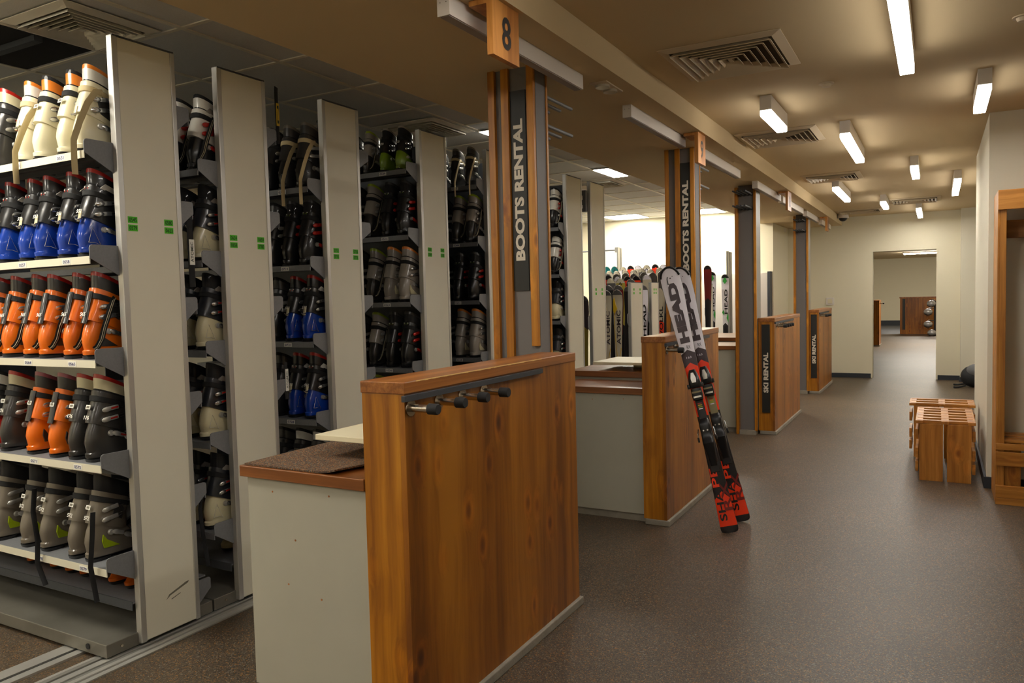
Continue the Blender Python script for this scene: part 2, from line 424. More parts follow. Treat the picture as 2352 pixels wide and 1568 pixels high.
def housing(y0, y1, label, x=-1.522):
    t = thing('linear_fixture', label, 'light fixture', (x, (y0 + y1) / 2, ZB), 'unlit white box fixtures along the beam')
    MB().box(x - .024, x + .024, y0 + .004, y1 - .004, 2.412, ZB, 'white_housing').build('body', t)
    MB().box(x - .0255, x + .0255, y0, y0 + .004, 2.41, ZB, 'white_housing').box(x - .014, x - .011, y0 - .001, y0, 2.455, 2.458, 'vent_dark').box(x + .011, x + .014, y0 - .001, y0, 2.455, 2.458, 'vent_dark').build('end_cap', t)
    MB().box(x - .019, x + .019, y0 + .01, y1 - .01, 2.409, 2.412, mat('dull_diffuser', (150, 140, 134), .6)).build('cover_strip', t)
for a, c, lb in ((2.31, 3.48, 'unlit white box fixture behind the number 8 board'), (4.14, 5.21, 'unlit white box fixture between the boards 8 and 9'), (5.62, 6.88, 'unlit white box fixture behind the number 9 board'),
                 (7.6, 8.87, 'unlit white box fixture above the first ski rental pillar'), (8.98, 10.5, 'unlit white box fixture behind the number 10 board'), (10.78, 12.0, 'unlit white box fixture above the second ski rental pillar'), (12.3, 13.4, 'unlit white box fixture farthest along the beam')):
    housing(a, c, lb)

# emergency spot on the bulkhead
t = thing('emergency_light', 'recessed rectangular emergency light with two round lenses beside the beam', 'light fixture', (-1.47, 3.78, ZB))
MB().box(-1.525, -1.435, 3.62, 3.85, ZB - .006, ZB, 'vent_white').build('plate', t)
for k in range(2):
    y = 3.68 + .105 * k; MB().tube([(-1.48, y, ZB - .006), (-1.48, y, ZB - .018)], .036, 'glass_lens', 18).build('lens', t)
for (x, y, lb) in ((-.565, 4.84, 'small round white detector beside the nearest lamp'), (.33, 4.17, 'round white detector at the top right corner of the ceiling')):
    t = thing('smoke_detector', lb, 'detector', (x, y, ZC))
    MB().tube([(x, y, ZC), (x, y, ZC - .006)], .042, 'vent_white', 24).build('base', t)
    MB().tube([(x, y, ZC - .006), (x, y, ZC - .022)], [.028, .022], 'vent_white', 20).build('sensor', t)
for (x, y, z, lb) in ((-1.28, 13.0, ZC, 'white dome camera under the aisle ceiling by the far wall'), (-2.27, 13.35, ZB, 'white dome camera under the low bulkhead, left of the second ski pillar')):
    t = thing('dome_camera', lb, 'camera', (x, y, z))
    MB().tube([(x, y, z), (x, y, z - .07)], [.075, .085], 'white_housing', 24).build('base', t)
    MB().ball((x, y, z - .07), .062, 'black_plastic', (1, 1, .8), 20).build('dome', t)
t = thing('wall_switch', 'small cream switch box on the far wall beside the doorway', 'switch', (-1.54, YB, 1.25))
MB().box(-1.60, -1.48, YB - .03, YB, 1.19, 1.31, 'white_housing', b=.005).build('plate', t)
MB().box(-1.575, -1.505, YB - .038, YB - .03, 1.215, 1.285, 'shelf_cream', b=.003).build('rocker', t)

# hanging number boards
def board(num, y0, y1, label):
    x = -1.39
    t = thing('number_board', label, 'sign', (x, (y0 + y1) / 2, ZB), 'hanging wooden number boards')
    MB().box(x - .012, x + .012, y0, y1, 2.28, ZB - .001, 'pine_sign').build('board', t)
    MB().box(x - .085, x - .012, y0, y1, ZB - .02, ZB - .001, 'pine_sign').build('foot', t)
    tb = MB(); text(tb, num, (x + .0135, (y0 + y1) / 2, 2.375), (y1 - y0) * (.34 if len(num) == 1 else .5), .118, (0, 1, 0), (0, 0, 1), 'sign_black', .02)
    tb.build('numeral', t)
board('8', 2.405, 2.60, 'wooden board with a black numeral 8 hanging from the beam')
board('9', 5.08, 5.26, 'wooden board with a black numeral 9 hanging from the beam')
board('10', 8.56, 8.78, 'wooden board numbered 10 hanging from the beam')
board('11', 11.85, 12.05, 'wooden board seen edge-on, last along the beam')

# ================================================================== PILLARS
def strip(parent, x0, x1, y0, y1, z0, z1, m='pine_v'):
    return MB().box(x0, x1, y0, y1, z0, z1, m, b=.0015).build('batten', parent)
def boots_pillar(x0, x1, y0, y1, label, ticks, sign, lower):
    t = thing('pillar', label, 'pillar', ((x0 + x1) / 2, y0, 0), 'grey pillars with pine battens')
    MB().box(x0, x1, y0, y1, 0, ZB + .01, 'column_grey').build('core', t)
    for (a, c, zb) in ticks: strip(t, a, c, y0 - .02, y0, zb, ZB)
    strip(t, x1, x1 + .006, y1 - .012, y1 + .004, 0, ZB)
    a, c = sign
    sg = MB().box(a, c, y0 - .008, y0, 1.45, 2.375, 'sign_black').build('sign', t)
    tb = MB(); text(tb, 'BOOTS RENTAL', ((a + c) / 2, y0 - .0095, 1.918), .655, (c - a) * .62, (0, 0, 1), (-1, 0, 0), 'sign_text', .045)
    tb.build('lettering', sg)
    for z in (2.37, 2.235):
        for k in range(4):
            xx = x0 + .03 + k * (x1 - x0 - .05) / 3
            MB().tube([(xx, y1, z), (xx, y1 + .33, z)], .0085, 'steel_grey', 10).tube([(xx, y1, z), (xx, y1 + .004, z)], .016, 'steel_grey', 12).build('peg', t)
boots_pillar(-1.858, -1.617, 3.2, 3.31, 'grey pillar behind the nearest desk with a BOOTS RENTAL sign',
             [(-1.86, -1.825, .0), (-1.79, -1.75, 0), (-1.655, -1.619, 1.19)], (-1.748, -1.668), None)
boots_pillar(-1.765, -1.545, 5.6, 5.72, 'grey pillar behind the second desk with a BOOTS RENTAL sign',
             [(-1.767, -1.739, 0), (-1.69, -1.655, 0), (-1.577, -1.547, 0)], (-1.653, -1.579), None)
def ski_pillar(x0, x1, y0, label):
    t = thing('pillar', label, 'pillar', ((x0 + x1) / 2, y0, 0), 'grey pillars with pine battens')
    MB().box(x0, x1, y0, y0 + .26, .04, ZB + .01, 'column_grey').build('core', t)
    MB().box(x0 + .002, x1 + .01, y0 - .045, y0 + .3, 0, .042, 'concrete').build('plinth', t)
    strip(t, x0 - .028, x0, y0 - .05, y0 + .05, 0, ZB - .02)
    strip(t, x1 - .004, x1 + .022, y0 - .02, y0, .035, ZB - .02)
    MB().box(x1, x1 + .02, y0, y0 + .2, .04, ZB, 'alu_matt').build('edge_profile', t)
    for z in (2.39, 2.25):
        for k in range(4):
            xx = x0 + .02 + k * (x1 - x0 - .04) / 3
            MB().tube([(xx, y0, z), (xx, y0 - .33, z)], .0085, 'steel_dark', 10).tube([(xx, y0, z), (xx, y0 - .004, z)], .018, 'steel_dark', 12).build('peg', t)
ski_pillar(-1.735, -1.585, 7.86, 'grey pillar with steel pegs before the first SKI RENTAL desk')
ski_pillar(-1.715, -1.575, 11.3, 'grey pillar with steel pegs before the farther SKI RENTAL desk')

# ================================================================== DESKS
def peg(t, x, y, z, L=.106):
    p = MB().tube([(x, y, z), (x + .004, y, z)], .026, 'chrome', 24).tube([(x + .004, y, z), (x + L - .03, y, z)], .012, 'chrome', 18).box(x + .006, x + .03, y - .004, y + .004, z + .008, z + .013, 'chrome').build('peg', t)
    MB().tube([(x + L - .034, y, z), (x + L - .004, y, z), (x + L, y, z)], [.0175, .0175, .0155], 'black_rubber', 20).build('rubber_cap', p)
def desk(x0, x1, y0, y1, label, sign=None, pegs=(), rail=None, ztop=1.163):
    t = thing('desk_screen', label, 'counter', ((x0 + x1) / 2, y0, 0), 'pine desk screens along the aisle')
    MB().box(x0, x1 - .02, y0, y1, .035, ztop - .038, 'pine_v', b=.002).build('core_panel', t)
    MB().box(x1 - .0205, x1, y0 + .0005, y1, .035, ztop - .038, 'pine_panel').build('face_panel', t)
    MB().box(x0 - .003, x1 + .004, y0 - .003, y1, ztop - .038, ztop, 'pine_cap', b=.003).build('top_board', t)
    MB().box(x0 + .01, x1 + .016, y0 - .006, y1 + .012, 0, .035, 'concrete', b=.004).build('plinth', t)
    if rail: MB().box(x1, x1 + .014, rail[0], rail[1], ztop - .06, ztop - .041, 'rubber_rail', b=.001).build('rail', t)
    for y in pegs: peg(t, x1, y, ztop - .083)
    if sign:
        sg = MB().box(x0 + .035, x0 + .112, y0 - .012, y0, sign[0], sign[1], 'sign_black').build('sign', t)
        tb = MB(); text(tb, 'SKI RENTAL', (x0 + .0735, y0 - .0135, sign[2]), sign[3], .047, (0, 0, 1), (-1, 0, 0), 'sign_text', .045); tb.build('lettering', sg)
    return t
mat('worn', (232, 190, 120), .5)
D8 = desk(-1.605, -1.437, 1.9, 3.18, 'nearest pine desk screen with four steel pegs and worn top edge', None, [1.93, 2.085, 2.228, 2.372], (1.885, 2.83))
b = MB()
for k in range(40):
    y = 1.96 + k * .022; h = .0012 + .0016 * random.random(); b.box(-1.4345, -1.4328, y, y + .0215, 1.1612 - h, 1.1633, 'worn')
we = b.build('worn_edge', D8)
desk(-1.585, -1.437, 4.5, 5.8, 'second pine desk screen, with two skis leaning on its pegs', None, [4.535, 4.70, 4.86, 5.02], (4.49, 5.5))
desk(-1.56, -1.405, 7.9, 9.5, 'pine desk screen with SKI RENTAL sign beside the first pegged pillar', (.22, 1.1, .62, .40), [7.99, 8.13, 8.27, 8.41], (7.9, 9.0))
desk(-1.56, -1.425, 11.32, 12.8, 'pine desk screen with SKI RENTAL sign nearest the far doorway', (.22, 1.1, .62, .40), [11.42, 11.56, 11.70, 11.84], (11.35, 12.4))

def counter(x0, x1, y0, y1, zt, label, holes=()):
    t = thing('service_counter', label, 'counter', ((x0 + x1) / 2, y0, 0), 'low service counters beside the desk screens')
    MB().box(x0 + .015, x1, y0 + .012, y1, .05, zt - .04, 'counter_white').build('body', t)
    MB().box(x0 + .03, x1, y0 + .03, y1 - .02, 0, .05, 'concrete').build('plinth', t)
    MB().box(x0 - .008, x1, y0 - .004, y1, zt - .04, zt, 'worktop', b=.003).build('worktop', t)
    for (hx, hz) in holes: MB().tube([(hx, y0 + .0125, hz), (hx, y0 + .011, hz)], .0035, 'pine_cap', 10).build('screw_plug', t)
counter(-2.165, -1.607, 1.9, 2.86, .845, 'nearest counter, beige front, brown worktop under a speckled mat', [(-2.03, .76), (-1.77, .77), (-1.93, .6), (-1.97, .44), (-1.82, .41)])
counter(-2.2, -1.59, 4.52, 4.95, .84, 'beige counter between the first and second desk screens', [(-1.93, .76), (-1.72, .77)])
counter(-2.3, -1.59, 4.97, 5.55, .895, 'raised brown-topped counter behind the second desk screen')
counter(-2.4, -1.79, 7.9, 8.5, .885, 'beige counter left of the first pegged pillar')
counter(-2.4, -1.79, 8.6, 9.6, .93, 'brown-topped counter farther back behind the first pegged pillar')
counter(-2.4, -1.77, 11.4, 12.0, .885, 'beige counter behind the farther pegged pillar')
b = MB(); vs = []; nx, ny = 14, 12
ms = lambda u, v: (-2.155 + u * (.42 + .13 * v), 1.905 + .55 * v + .0 * u, .846 + .003 + (.012 * max(0, (u - .8) / .2) ** 2 * (1 - v)))
for k in (0, 1):
    for j in range(ny + 1):
        for i in range(nx + 1):
            p = ms(i / nx, j / ny); vs.append((p[0], p[1], p[2] + (.006 if k else 0) - .003 + .0001))
n1 = (nx + 1) * (ny + 1); fs = []
for j in range(ny):
    for i in range(nx):
        a = j * (nx + 1) + i; fs.append((a, a + nx + 1, a + nx + 2, a + 1)); fs.append((n1 + a, n1 + a + 1, n1 + a + nx + 2, n1 + a + nx + 1))
ed = [i for i in range(nx + 1)] + [(j) * (nx + 1) + nx for j in range(1, ny + 1)] + [ny * (nx + 1) + i for i in range(nx - 1, -1, -1)] + [j * (nx + 1) for j in range(ny - 1, 0, -1)]
for k in range(len(ed)): a, c = ed[k], ed[(k + 1) % len(ed)]; fs.append((a, c, n1 + c, n1 + a))
b.add(vs, fs, 'mat_speckle'); tag(b.build('counter_mat'), 'brown speckled rubber mat lying on the nearest counter', 'mat')
def ledge(x0, x1, y0, y1, z, zc, label):
    t = thing('raised_shelf', label, 'shelf', ((x0 + x1) / 2, y0, zc))
    MB().box(x0, x1, y0, y1, z - .02, z, 'shelf_cream', b=.002).build('board', t)
    for yy in (y1 - .2, y1 - .04): MB().box(x0 + .2, x1 - .01, yy, yy + .02, zc, z - .02, 'shelf_cream').build('support', t)
ledge(-1.99, -1.607, 2.09, 2.8, .935, .846, 'cream raised shelf above the speckled mat counter')
ledge(-2.13, -1.59, 5.02, 5.5, .955, .896, 'cream raised shelf behind the second desk screen')

# ================================================================== RACKS
ZA = [2.03, 1.62, 1.21, .79, .37]
ZBB = [2.24, 1.83, 1.41, .99, .575]
XR = -2.875
def bracket(yp, yf, z):
    d = -1 if yf < yp else 1; r = .012
    return [(yp, z + .045), (yf - d * r, z + .045), (yf - d * r * .3, z + .045 - r * .3), (yf, z + .045 - r), (yf, z - .008), (yf - d * r * .6, z - .012), (yp, z - .075)]
def rack(idx, y0, y1, front, back, zf, zb, label, nums, x_end=-4.9, white=False, tray=True):
    t = thing('boot_rack', label, 'rack', (XR, (y0 + y1) / 2, 0), 'rolling boot racks')
    p = MB().box(XR - .018, XR, y0 + .022, y1 - .022, .03, 2.495, 'panel_beige').build('end_panel', t)
    for ya, yb in ((y0, y0 + .026), (y1 - .022, y1)):
        MB().box(XR - .03, XR + .004, ya, yb, .025, 2.5, 'alu', b=.003).build('edge_profile', t)
    MB().box(XR - .03, XR + .004, y0 + .005, y1 - .005, 2.495, 2.502, 'steel_dark').build('top_cap', t)
    ys, ye = front if front else y0, back if back else y1
    MB().box(x_end, XR - .02, ys - .02 if front else y0, ye + (.005 if back else 0), .016, .07, 'carriage_metal', b=.003).build('carriage', t)
    MB().tube([(XR - .14, ys - .0205, .045), (XR - .14, ys - .024, .045)], .012, 'black_rubber', 16).build('bumper', t)
    MB().tube([(XR - .02, ys + .045, .045), (XR - .016, ys + .045, .045)], .006, 'chrome', 10).build('bolt', t)
    if not back: MB().box(x_end, XR - .03, y1 - .03, y1 - .026, .1, 2.46, 'steel_dark').build('light_block_sheet', t)  # sheet added to stop light leaking through between the shelves
    for px in (XR - .022, x_end): MB().box(px - .006, px + .0, y0 + .03, y1 - .03, .1, 2.4, 'steel_dark').build('inner_post', t)
    for side, zs in ((front, zf), (back, zb)):
        if not side: continue
        d = -1 if side < y0 else 1; yp = y0 if d < 0 else y1
        ym = (y0 + y1) / 2
        for k, z in enumerate(zs):
            a, c = sorted((side, side - d * .235))
            sh = MB().box(x_end, XR - .024, a + (.003 if d < 0 else 0), c - (.003 if d > 0 else 0), z - .006, z, 'steel_grey')
            f0, f1 = sorted((side, side - d * .004))
            sh.box(x_end, XR - .024, f0, f1, z - .03, z, 'shelf_white' if white and d < 0 else 'steel_grey'); so = sh.build('shelf', t)
            MB().box(x_end, XR - .03, *sorted((side - d * .05, side - d * .075)), z - .029, z - .006, 'steel_dark').build('stiffener', so)
            MB().prism(bracket(yp, side, z), 0, XR - .024, XR - .02, 'steel_grey').build('shelf_bracket', so)
            if d < 0 and k < len(nums):
                for q, (num, nxp) in enumerate(nums[k]):
                    st = MB().box(nxp - .028, nxp + .028, side - .001, side, z - .027, z - .006, 'paper')
                    text(st, num, (nxp, side - .0015, z - .0165), .045, .013, (1, 0, 0), (0, 0, 1), 'ink_blue', .02); st.build('shelf_label', so)
    if tray and front and zf is ZA:
        tr = MB().box(x_end, XR - .03, y0 - .01, y1 + .06, .19, .196, 'steel_grey').box(x_end, XR - .03, y0 - .014, y0 - .01, .163, .2, 'steel_dark'); tr.build('bottom_tray', t)
    if back and zb is ZBB:
        MB().prism(bracket(y1, back, .14), 0, XR - .024, XR - .02, 'steel_grey').build('foot_bracket', t)
    return t
def stickers(t, rows, y0, y1, z):
    for (ya, pair) in rows:
        for k, num in enumerate(pair):
            zz = z - k * .033
            b = MB().box(XR - .001, XR + .0015, ya - .021, ya + .021, zz - .013, zz + .013, 'green_sticker')
            text(b, num, (XR + .0022, ya, zz), .034, .017, (0, 1, 0), (0, 0, 1), 'ink', .01); b.build('number_sticker', t)
def two(a, c, x0=-3.36, x1=-3.05): return [(a, x0), (c, x1)]
r1 = rack(1, 1.965, 2.255, 1.845, 2.335, ZA, ZBB, 'nearest beige-ended boot rack, green labels 0545 to 0623', [two('0550', '0551'), two('0557', '0558'), two('0564', '0565'), two('0571', '0572'), two('0578', '0579')], white=True)
stickers(r1, ((2.022, ('0545', '0579')), (2.19, ('0580', '0623'))), 0, 0, 1.772)
b = MB().prism([(2.09, .165), (2.11, .178), (2.20, .205), (2.205, .213), (2.19, .212), (2.105, .184)], 0, XR - .001, XR + .0008, 'text_grey').prism([(2.115, .158), (2.16, .171), (2.16, .174), (2.115, .162)], 0, XR - .001, XR + .0008, 'text_grey'); b.build('maker_mark', r1)
r2 = rack(2, 2.475, 2.765, 2.37, 2.85, ZA, ZBB, 'second beige-ended boot rack, green labels 0624 to 0700', [[], [], [], [], []])
stickers(r2, ((2.535, ('0624', '0658')), (2.70, ('0659', '0700'))), 0, 0, 1.728)
r3 = rack(3, 3.16, 3.455, 3.055, 3.56, ZA, ZBB, 'third beige-ended boot rack, green labels 0701 to 0776', [[('0707', -3.08)], [('0714', -3.08)], [('0721', -3.08)], [('0728', -3.08)], []])
stickers(r3, ((3.235, ('0701', '0735')), (3.395, ('0736', '0776'))), 0, 0, 1.70)
r4 = rack(4, 4.04, 4.345, 3.925, None, ZBB, None, 'fourth boot rack, behind the first desk screen, left of the signed pillar', [[('0509', -3.08)], [('0516', -3.08)], [('0523', -3.08)], [('0530', -3.08)], []])
stickers(r4, ((4.125, ('0501', '0544')), (4.27, ('0467', '0500'))), 0, 0, 1.745)
r5 = rack(5, 4.865, 5.16, 4.76, None, ZBB, None, 'fifth boot rack, end panel mostly hidden by the first signed pillar', [[('0237', -3.08)], [('0244', -3.08)], [('0251', -3.08)], [('0258', -3.08)], []])
r6 = rack(6, 6.235, 6.585, 6.12, None, ZA, None, 'tall boot rack just right of the first signed pillar', [[], [], [], [], []])

# ================================================================== SKI BOOTS
def pl(name, rgb, rough=.32): return mat('boot_' + name, rgb, rough, coat=.25)
pl('ivory', (226, 218, 186)); pl('black', (26, 26, 27)); pl('char', (48, 46, 44)); pl('blue', (20, 58, 152), .22); pl('orange', (224, 106, 8)); pl('red', (176, 34, 24)); pl('grey', (108, 100, 88), .28)
pl('lime', (150, 170, 20)); pl('silver', (150, 142, 132), .25); pl('cream', (206, 196, 160)); pl('navyblk', (34, 36, 42)); pl('white', (214, 210, 200)); pl('foam', (20, 20, 22), .9); pl('orangetrim', (226, 130, 40)); pl('pink', (150, 74, 84)); pl('darkred', (110, 20, 20)); pl('acid', (120, 150, 30))
mat('strap_stripe', (170, 160, 135), .8); mat('strap_black', (20, 20, 21), .85); mat('strap_cream', (196, 178, 136), .8)

def boot(style):
    c = dict(shell='black', toe='black', cuff='black', liner='foam', band='white', rim='red', sole='black', spine=None, buckle='bright_metal', accent=None, num=None, numcol='paper', hang=None, patch=None, sticker=False)
    c.update(style); B = lambda k: 'boot_' + c[k]
    t = thing('ski_boot', 'boot', 'ski boot')
    MB().loft([(0, .004, .098, .034, 0), (.013, .0, .102, .036, 0)], B('sole'), e=3.5).loft([(0, .185, .288, .034, 0), (.013, .18, .292, .036, 0)], B('sole'), e=3).loft([(.0125, .002, .296, .035, 0), (.02, .0, .298, .04, 0)], B('sole')).build('sole', t)
    sh = MB().loft([(.0195, -.003, .300, .041, 0), (.036, -.004, .302, .044, 0), (.041, .004, .292, .0445, 0), (.058, .001, .28, .046, 0), (.08, -.003, .25, .0465, -.03), (.10, .001, .215, .0455, -.06), (.125, .008, .185, .043, -.1), (.15, .018, .172, .042, -.1), (.19, .03, .165, .040, -.1)],
                    B('shell'), cap1=False); so = sh.build('lower_shell', t)
    if c['shell'] != c['toe']:
        MB().loft([(.0193, .15, .3015, .0425, 0), (.037, .15, .3035, .0455, 0), (.060, .15, .282, .0475, 0), (.081, .15, .252, .047, -.03), (.104, .15, .218, .0455, -.06)], B('toe'), n=20).build('toe_cap', t)
    if c['accent']:
        a = [(.072, .055), (.092, .046), (.135, .040), (.115, .075), (.105, .1), (.12, .118), (.078, .12)]
        MB().prism([(.052, .055), (.044, .085), (.05, .115), (.066, .09), (.1, .068), (.125, .052)], 0, .0415, .0482, 'boot_' + c['accent']).build('side_inlay', t)
    cf = MB().loft([(.14, .008, .178, .0485, -.38), (.165, .014, .184, .0505, -.34), (.205, .026, .184, .049, -.28), (.24, .040, .19, .051, -.3), (.268, .044, .198, .052, -.38), (.277, .047, .2, .051, -.42)], B('cuff'), cap1=False)
    cuff = cf.build('cuff', t)
    if c['patch']:
        big = c.get('big')
        MB().prism([(.085, .17), (.15, .135), (.178, .16), (.182, .215), (.178, .235), (.098, .245), (.075, .225)] if big else [(.095, .19), (.135, .165), (.150, .21), (.135, .235), (.105, .225)], 0, .044, .0522, 'boot_' + c['patch']).build('side_window', t)
    MB().loft([(.255, .052, .195, .0465, -.4), (.285, .053, .200, .047, -.42), (.326, .054, .206, .049, -.48), (.342, .056, .21, .046, -.5), (.341, .072, .19, .030, -.5), (.30, .08, .185, .028, -.48)], B('liner'),
              mats=[B('liner'), B('band'), B('rim'), 'boot_foam', 'boot_foam'], e=2.3).build('liner', t)
    # power strap round the top of the cuff
    MB().loft([(.236, .036, .193, .0535, -.34), (.238, .034, .195, .055, -.34), (.256, .038, .2, .056, -.38), (.258, .042, .196, .054, -.38)], 'strap_black' if c['hang'] != 'cream' else 'strap_cream', cap0=False, cap1=False).build('power_strap', t)
    # spine plate down the back
    if c['spine']:
        pts = [(0, .0035, .155), (0, .0135, .185), (0, .022, .225), (0, .032, .265), (0, .040, .292)]
        MB().tube(pts, .01, 'boot_' + c['spine'], 12, flat=(.019, .0085, (0, 1, 0))).build('spine_plate', t)
    if c.get('tagp'):
        MB().box(-.019, .019, .046, .052, .285, .303, 'boot_white', b=.002).box(-.012, .012, .0445, .047, .290, .297, c['tagp']).build('size_tag', t)
    if c.get('lpatch'):
        MB().prism([(.075, .292), (.10, .312), (.15, .290), (.192, .262), (.19, .25), (.14, .268), (.10, .283)], 0, .040, .0495, c['lpatch']).build('liner_patch', t)
    if c.get('lever'):
        MB().tube([(0, .001, .150), (0, .008, .168), (0, .014, .196)], .01, 'boot_cream', 10, flat=(.010, .004, (0, 1, 0))).tube([(-.016, .0, .162), (-.008, -.003, .158), (.008, -.003, .158), (.016, .0, .162)], .0035, 'bright_metal', 8).build('walk_lever', t)
    if c.get('logo'):
        MB().tube([(.0385, .018, .062), (.0425, .035, .125), (.0475, .066, .052), (.0445, .04, .062), (.0385, .018, .062)], .0012, c['logo'], 6).build('side_logo', t)
    # ankle pivot
    MB().tube([(.044, .085, .118), (.054, .085, .118)], [.0135, .0115], 'alu', 18).build('pivot', t)
    # four buckles with wire bails
    for (y, z, L, a, x) in ((.082, .226, .062, .12, .0535), (.078, .182, .064, .12, .0525), (.125, .112, .045, -.35, .0475), (.18, .085, .04, -.45, .0465)):
        y -= .012; T = Matrix.Translation((x, y, z)) @ Matrix.Rotation(a, 4, 'X')
        bk = MB().box(-.001, .007, -.012, L - .012, -.0095, .0095, c['buckle'], T=T, b=.0025)
        bk.ball((.006, -.006, 0), .012, c['buckle'], (.5, 1.9, .95), 10, T=T)
        bk.tube([(.003, L - .014, .006), (-.002, L + .016, .006), (-.012, L + .03, .004), (-.012, L + .03, -.004), (-.002, L + .016, -.006), (.003, L - .014, -.006)], .0013, 'bright_metal', 6, T=T)
        if c['numcol'] == 'redlever': bk.box(.0065, .0085, .010, .046, -.0035, .0035, 'boot_red', T=T)
        bk.build('buckle', t)
    if c['sticker']:
        T = Matrix.Translation((0, .0285, .205 + .03)) @ Matrix.Rotation(R(-19), 4, 'X')
        MB().box(-.015, .015, -.0125, -.0105, -.009, .009, 'paper', T=T).box(-.010, .010, -.0129, -.0124, -.005, .005, 'text_grey', T=T).build('sticker', t)
    if c['num']:
        T = Matrix.Translation((0, .020, .19)) @ Matrix.Rotation(R(-19), 4, 'X')
        b = MB(); text(b, c['num'], (0, -.0135 if not c['spine'] else -.019, 0), .036, .017, (1, 0, 0), (0, 0, 1), 'paper', .02, T=T); b.build('painted_number', t)
    h = c['hang']
    if h:
        if h == 'cream': m1, m2 = 'strap_cream', None
        else: m1, m2 = 'strap_black', 'strap_stripe'
        pts = [(.05, .12, .262), (.066, .10, .25), (.073, .075, .20), (.074, .05, .14), (.07, .035, .085), (.064, .02, .055), (.055, .012, .045)]
        if h == 'cream': pts = [(.05, .10, .262), (.064, .06, .255), (.066, .02, .20), (.062, -.014, .12), (.060, -.043, .04), (.060, -.045, -.04), (.060, -.044, -.10)]
        s = MB().tube(pts, .01, m1, 10, flat=(.0135, .0022, (1, 0, 0)))
        if m2:
            s.tube([(p[0] + .0015, p[1] - .004, p[2]) for p in pts], .01, m2, 8, flat=(.0015, .0028, (1, 0, 0))).tube([(p[0] + .0015, p[1] + .004, p[2]) for p in pts], .01, m2, 8, flat=(.0015, .0028, (1, 0, 0)))
        s.build('hanging_strap', t)
    return t

STY = {
 'white': (dict(shell='ivory', toe='black', cuff='ivory', band='white', rim='orangetrim', buckle='bright_metal', hang='cream', patch='char', big=1, lever=1, sticker=False), 'ivory ski boot with orange rim'),
 'white2': (dict(shell='ivory', toe='black', cuff='ivory', band='orangetrim', rim='foam', buckle='bright_metal', patch='char', big=1, sticker=True), 'ivory ski boot without hanging strap'),
 'blue': (dict(shell='blue', toe='blue', cuff='black', band='black', tagp='boot_red', lpatch='boot_white', rim='red', buckle='bright_metal', num='552', patch=None, lever=1, logo='bright_metal'), 'black and blue ski boot'),
 'orange': (dict(shell='orange', toe='orange', cuff='orange', liner='char', band='char', rim='red', spine='char', accent='char', patch='char', hang='stripe', buckle='bright_metal', num='565'), 'orange ski boot with striped strap'),
 'orange2': (dict(shell='orange', toe='orange', cuff='orange', liner='char', band='char', rim='pink', spine='char', accent='char', patch='char', sticker=True, buckle='bright_metal'), 'orange ski boot with sticker'),
 'dark176': (dict(shell='char', toe='cream', cuff='char', band='cream', rim='red', buckle='alu', num='176', numcol='redlever', sticker=True), 'charcoal ski boot with red rim'),
 'lime': (dict(shell='grey', toe='char', cuff='grey', liner='foam', band='foam', rim='foam', accent='lime', patch='char', num='572', sticker=True, buckle='alu'), 'grey and lime ski boot'),
 'redb': (dict(shell='red', toe='char', cuff='char', band='white', rim='foam', buckle='bright_metal'), 'charcoal and red ski boot'),
 'redw': (dict(shell='black', toe='black', cuff='black', band='darkred', rim='foam', buckle='boot_red', hang='stripe'), 'black red-buckled ski boot'),
 'whiteblk': (dict(shell='black', toe='black', cuff='white', band='white', rim='foam', buckle='boot_red', hang='stripe', patch='red', lpatch='boot_silver'), 'white and black ski boot'),
 'creamheel': (dict(shell='cream', toe='black', cuff='navyblk', band='foam', rim='foam', lpatch='boot_silver', logo='boot_white', buckle='bright_metal', numcol='redlever'), 'black ski boot with cream heel'),
 'tanstrap': (dict(shell='char', toe='char', cuff='char', band='char', rim='grey', buckle='alu', hang='cream'), 'charcoal ski boot with tan strap'),
 'blackred': (dict(shell='black', toe='black', cuff='black', band='foam', rim='char', buckle='boot_red', tagp='boot_acid'), 'glossy black ski boot with red buckles'),
 'green': (dict(shell='acid', toe='acid', cuff='black', band='foam', rim='silver', buckle='bright_metal', sticker=True), 'black and acid green ski boot'),
 'silver': (dict(shell='silver', toe='cream', cuff='silver', band='silver', rim='orangetrim', buckle='bright_metal', accent='cream'), 'silver grey ski boot'),
 'greybk': (dict(shell='char', toe='char', cuff='silver', band='silver', rim='lime', buckle='alu', hang='stripe'), 'grey and black ski boot'),
 'black': (dict(shell='black', toe='black', cuff='black', band='char', rim='foam', buckle='alu'), 'plain black ski boot'),
}
PROTO = {k: boot(v[0]) for k, v in STY.items()}
SHW = ['top', 'second', 'third', 'fourth', 'fifth', 'bottom']
COUNTW = ['first', 'second', 'third', 'fourth', 'fifth', 'sixth', 'seventh', 'eighth']
def put(style, x, y, z, rot, label, group, s=1.0, lean=0, parent=None):
    o = copy_tree(PROTO[style]); o.location = (x, y, z + .0005); o.rotation_euler = (0, lean, rot); o.scale = (s, s, s)
    o['label'] = label; o['group'] = group
    return o
def row(rname, shelf, xs, styles, y, z, side='near', rot=0, s=1.0):
    for i, x in enumerate(xs):
        st = styles[i % len(styles)] if isinstance(styles, (list, tuple)) else styles
        pos = 'nearest the aisle' if i == 0 else COUNTW[i] + ' from aisle'
        sd = '' if side == 'near' else 'far side, '
        put(st, x, y + random.uniform(-.004, .004), z, rot + random.uniform(-.02, .02), f'{STY[st][1]}, {rname} {SHW[shelf]} shelf, {sd}{pos}', f'ski boots on the {rname}', s * random.uniform(.935, .95))
N = 'nearest rack'
row(N, 0, [-2.985, -3.10, -3.265, -3.39, -3.59, -3.73], ['white', 'white2', 'white2', 'white', 'dark176', 'black'], 1.868, ZA[0])
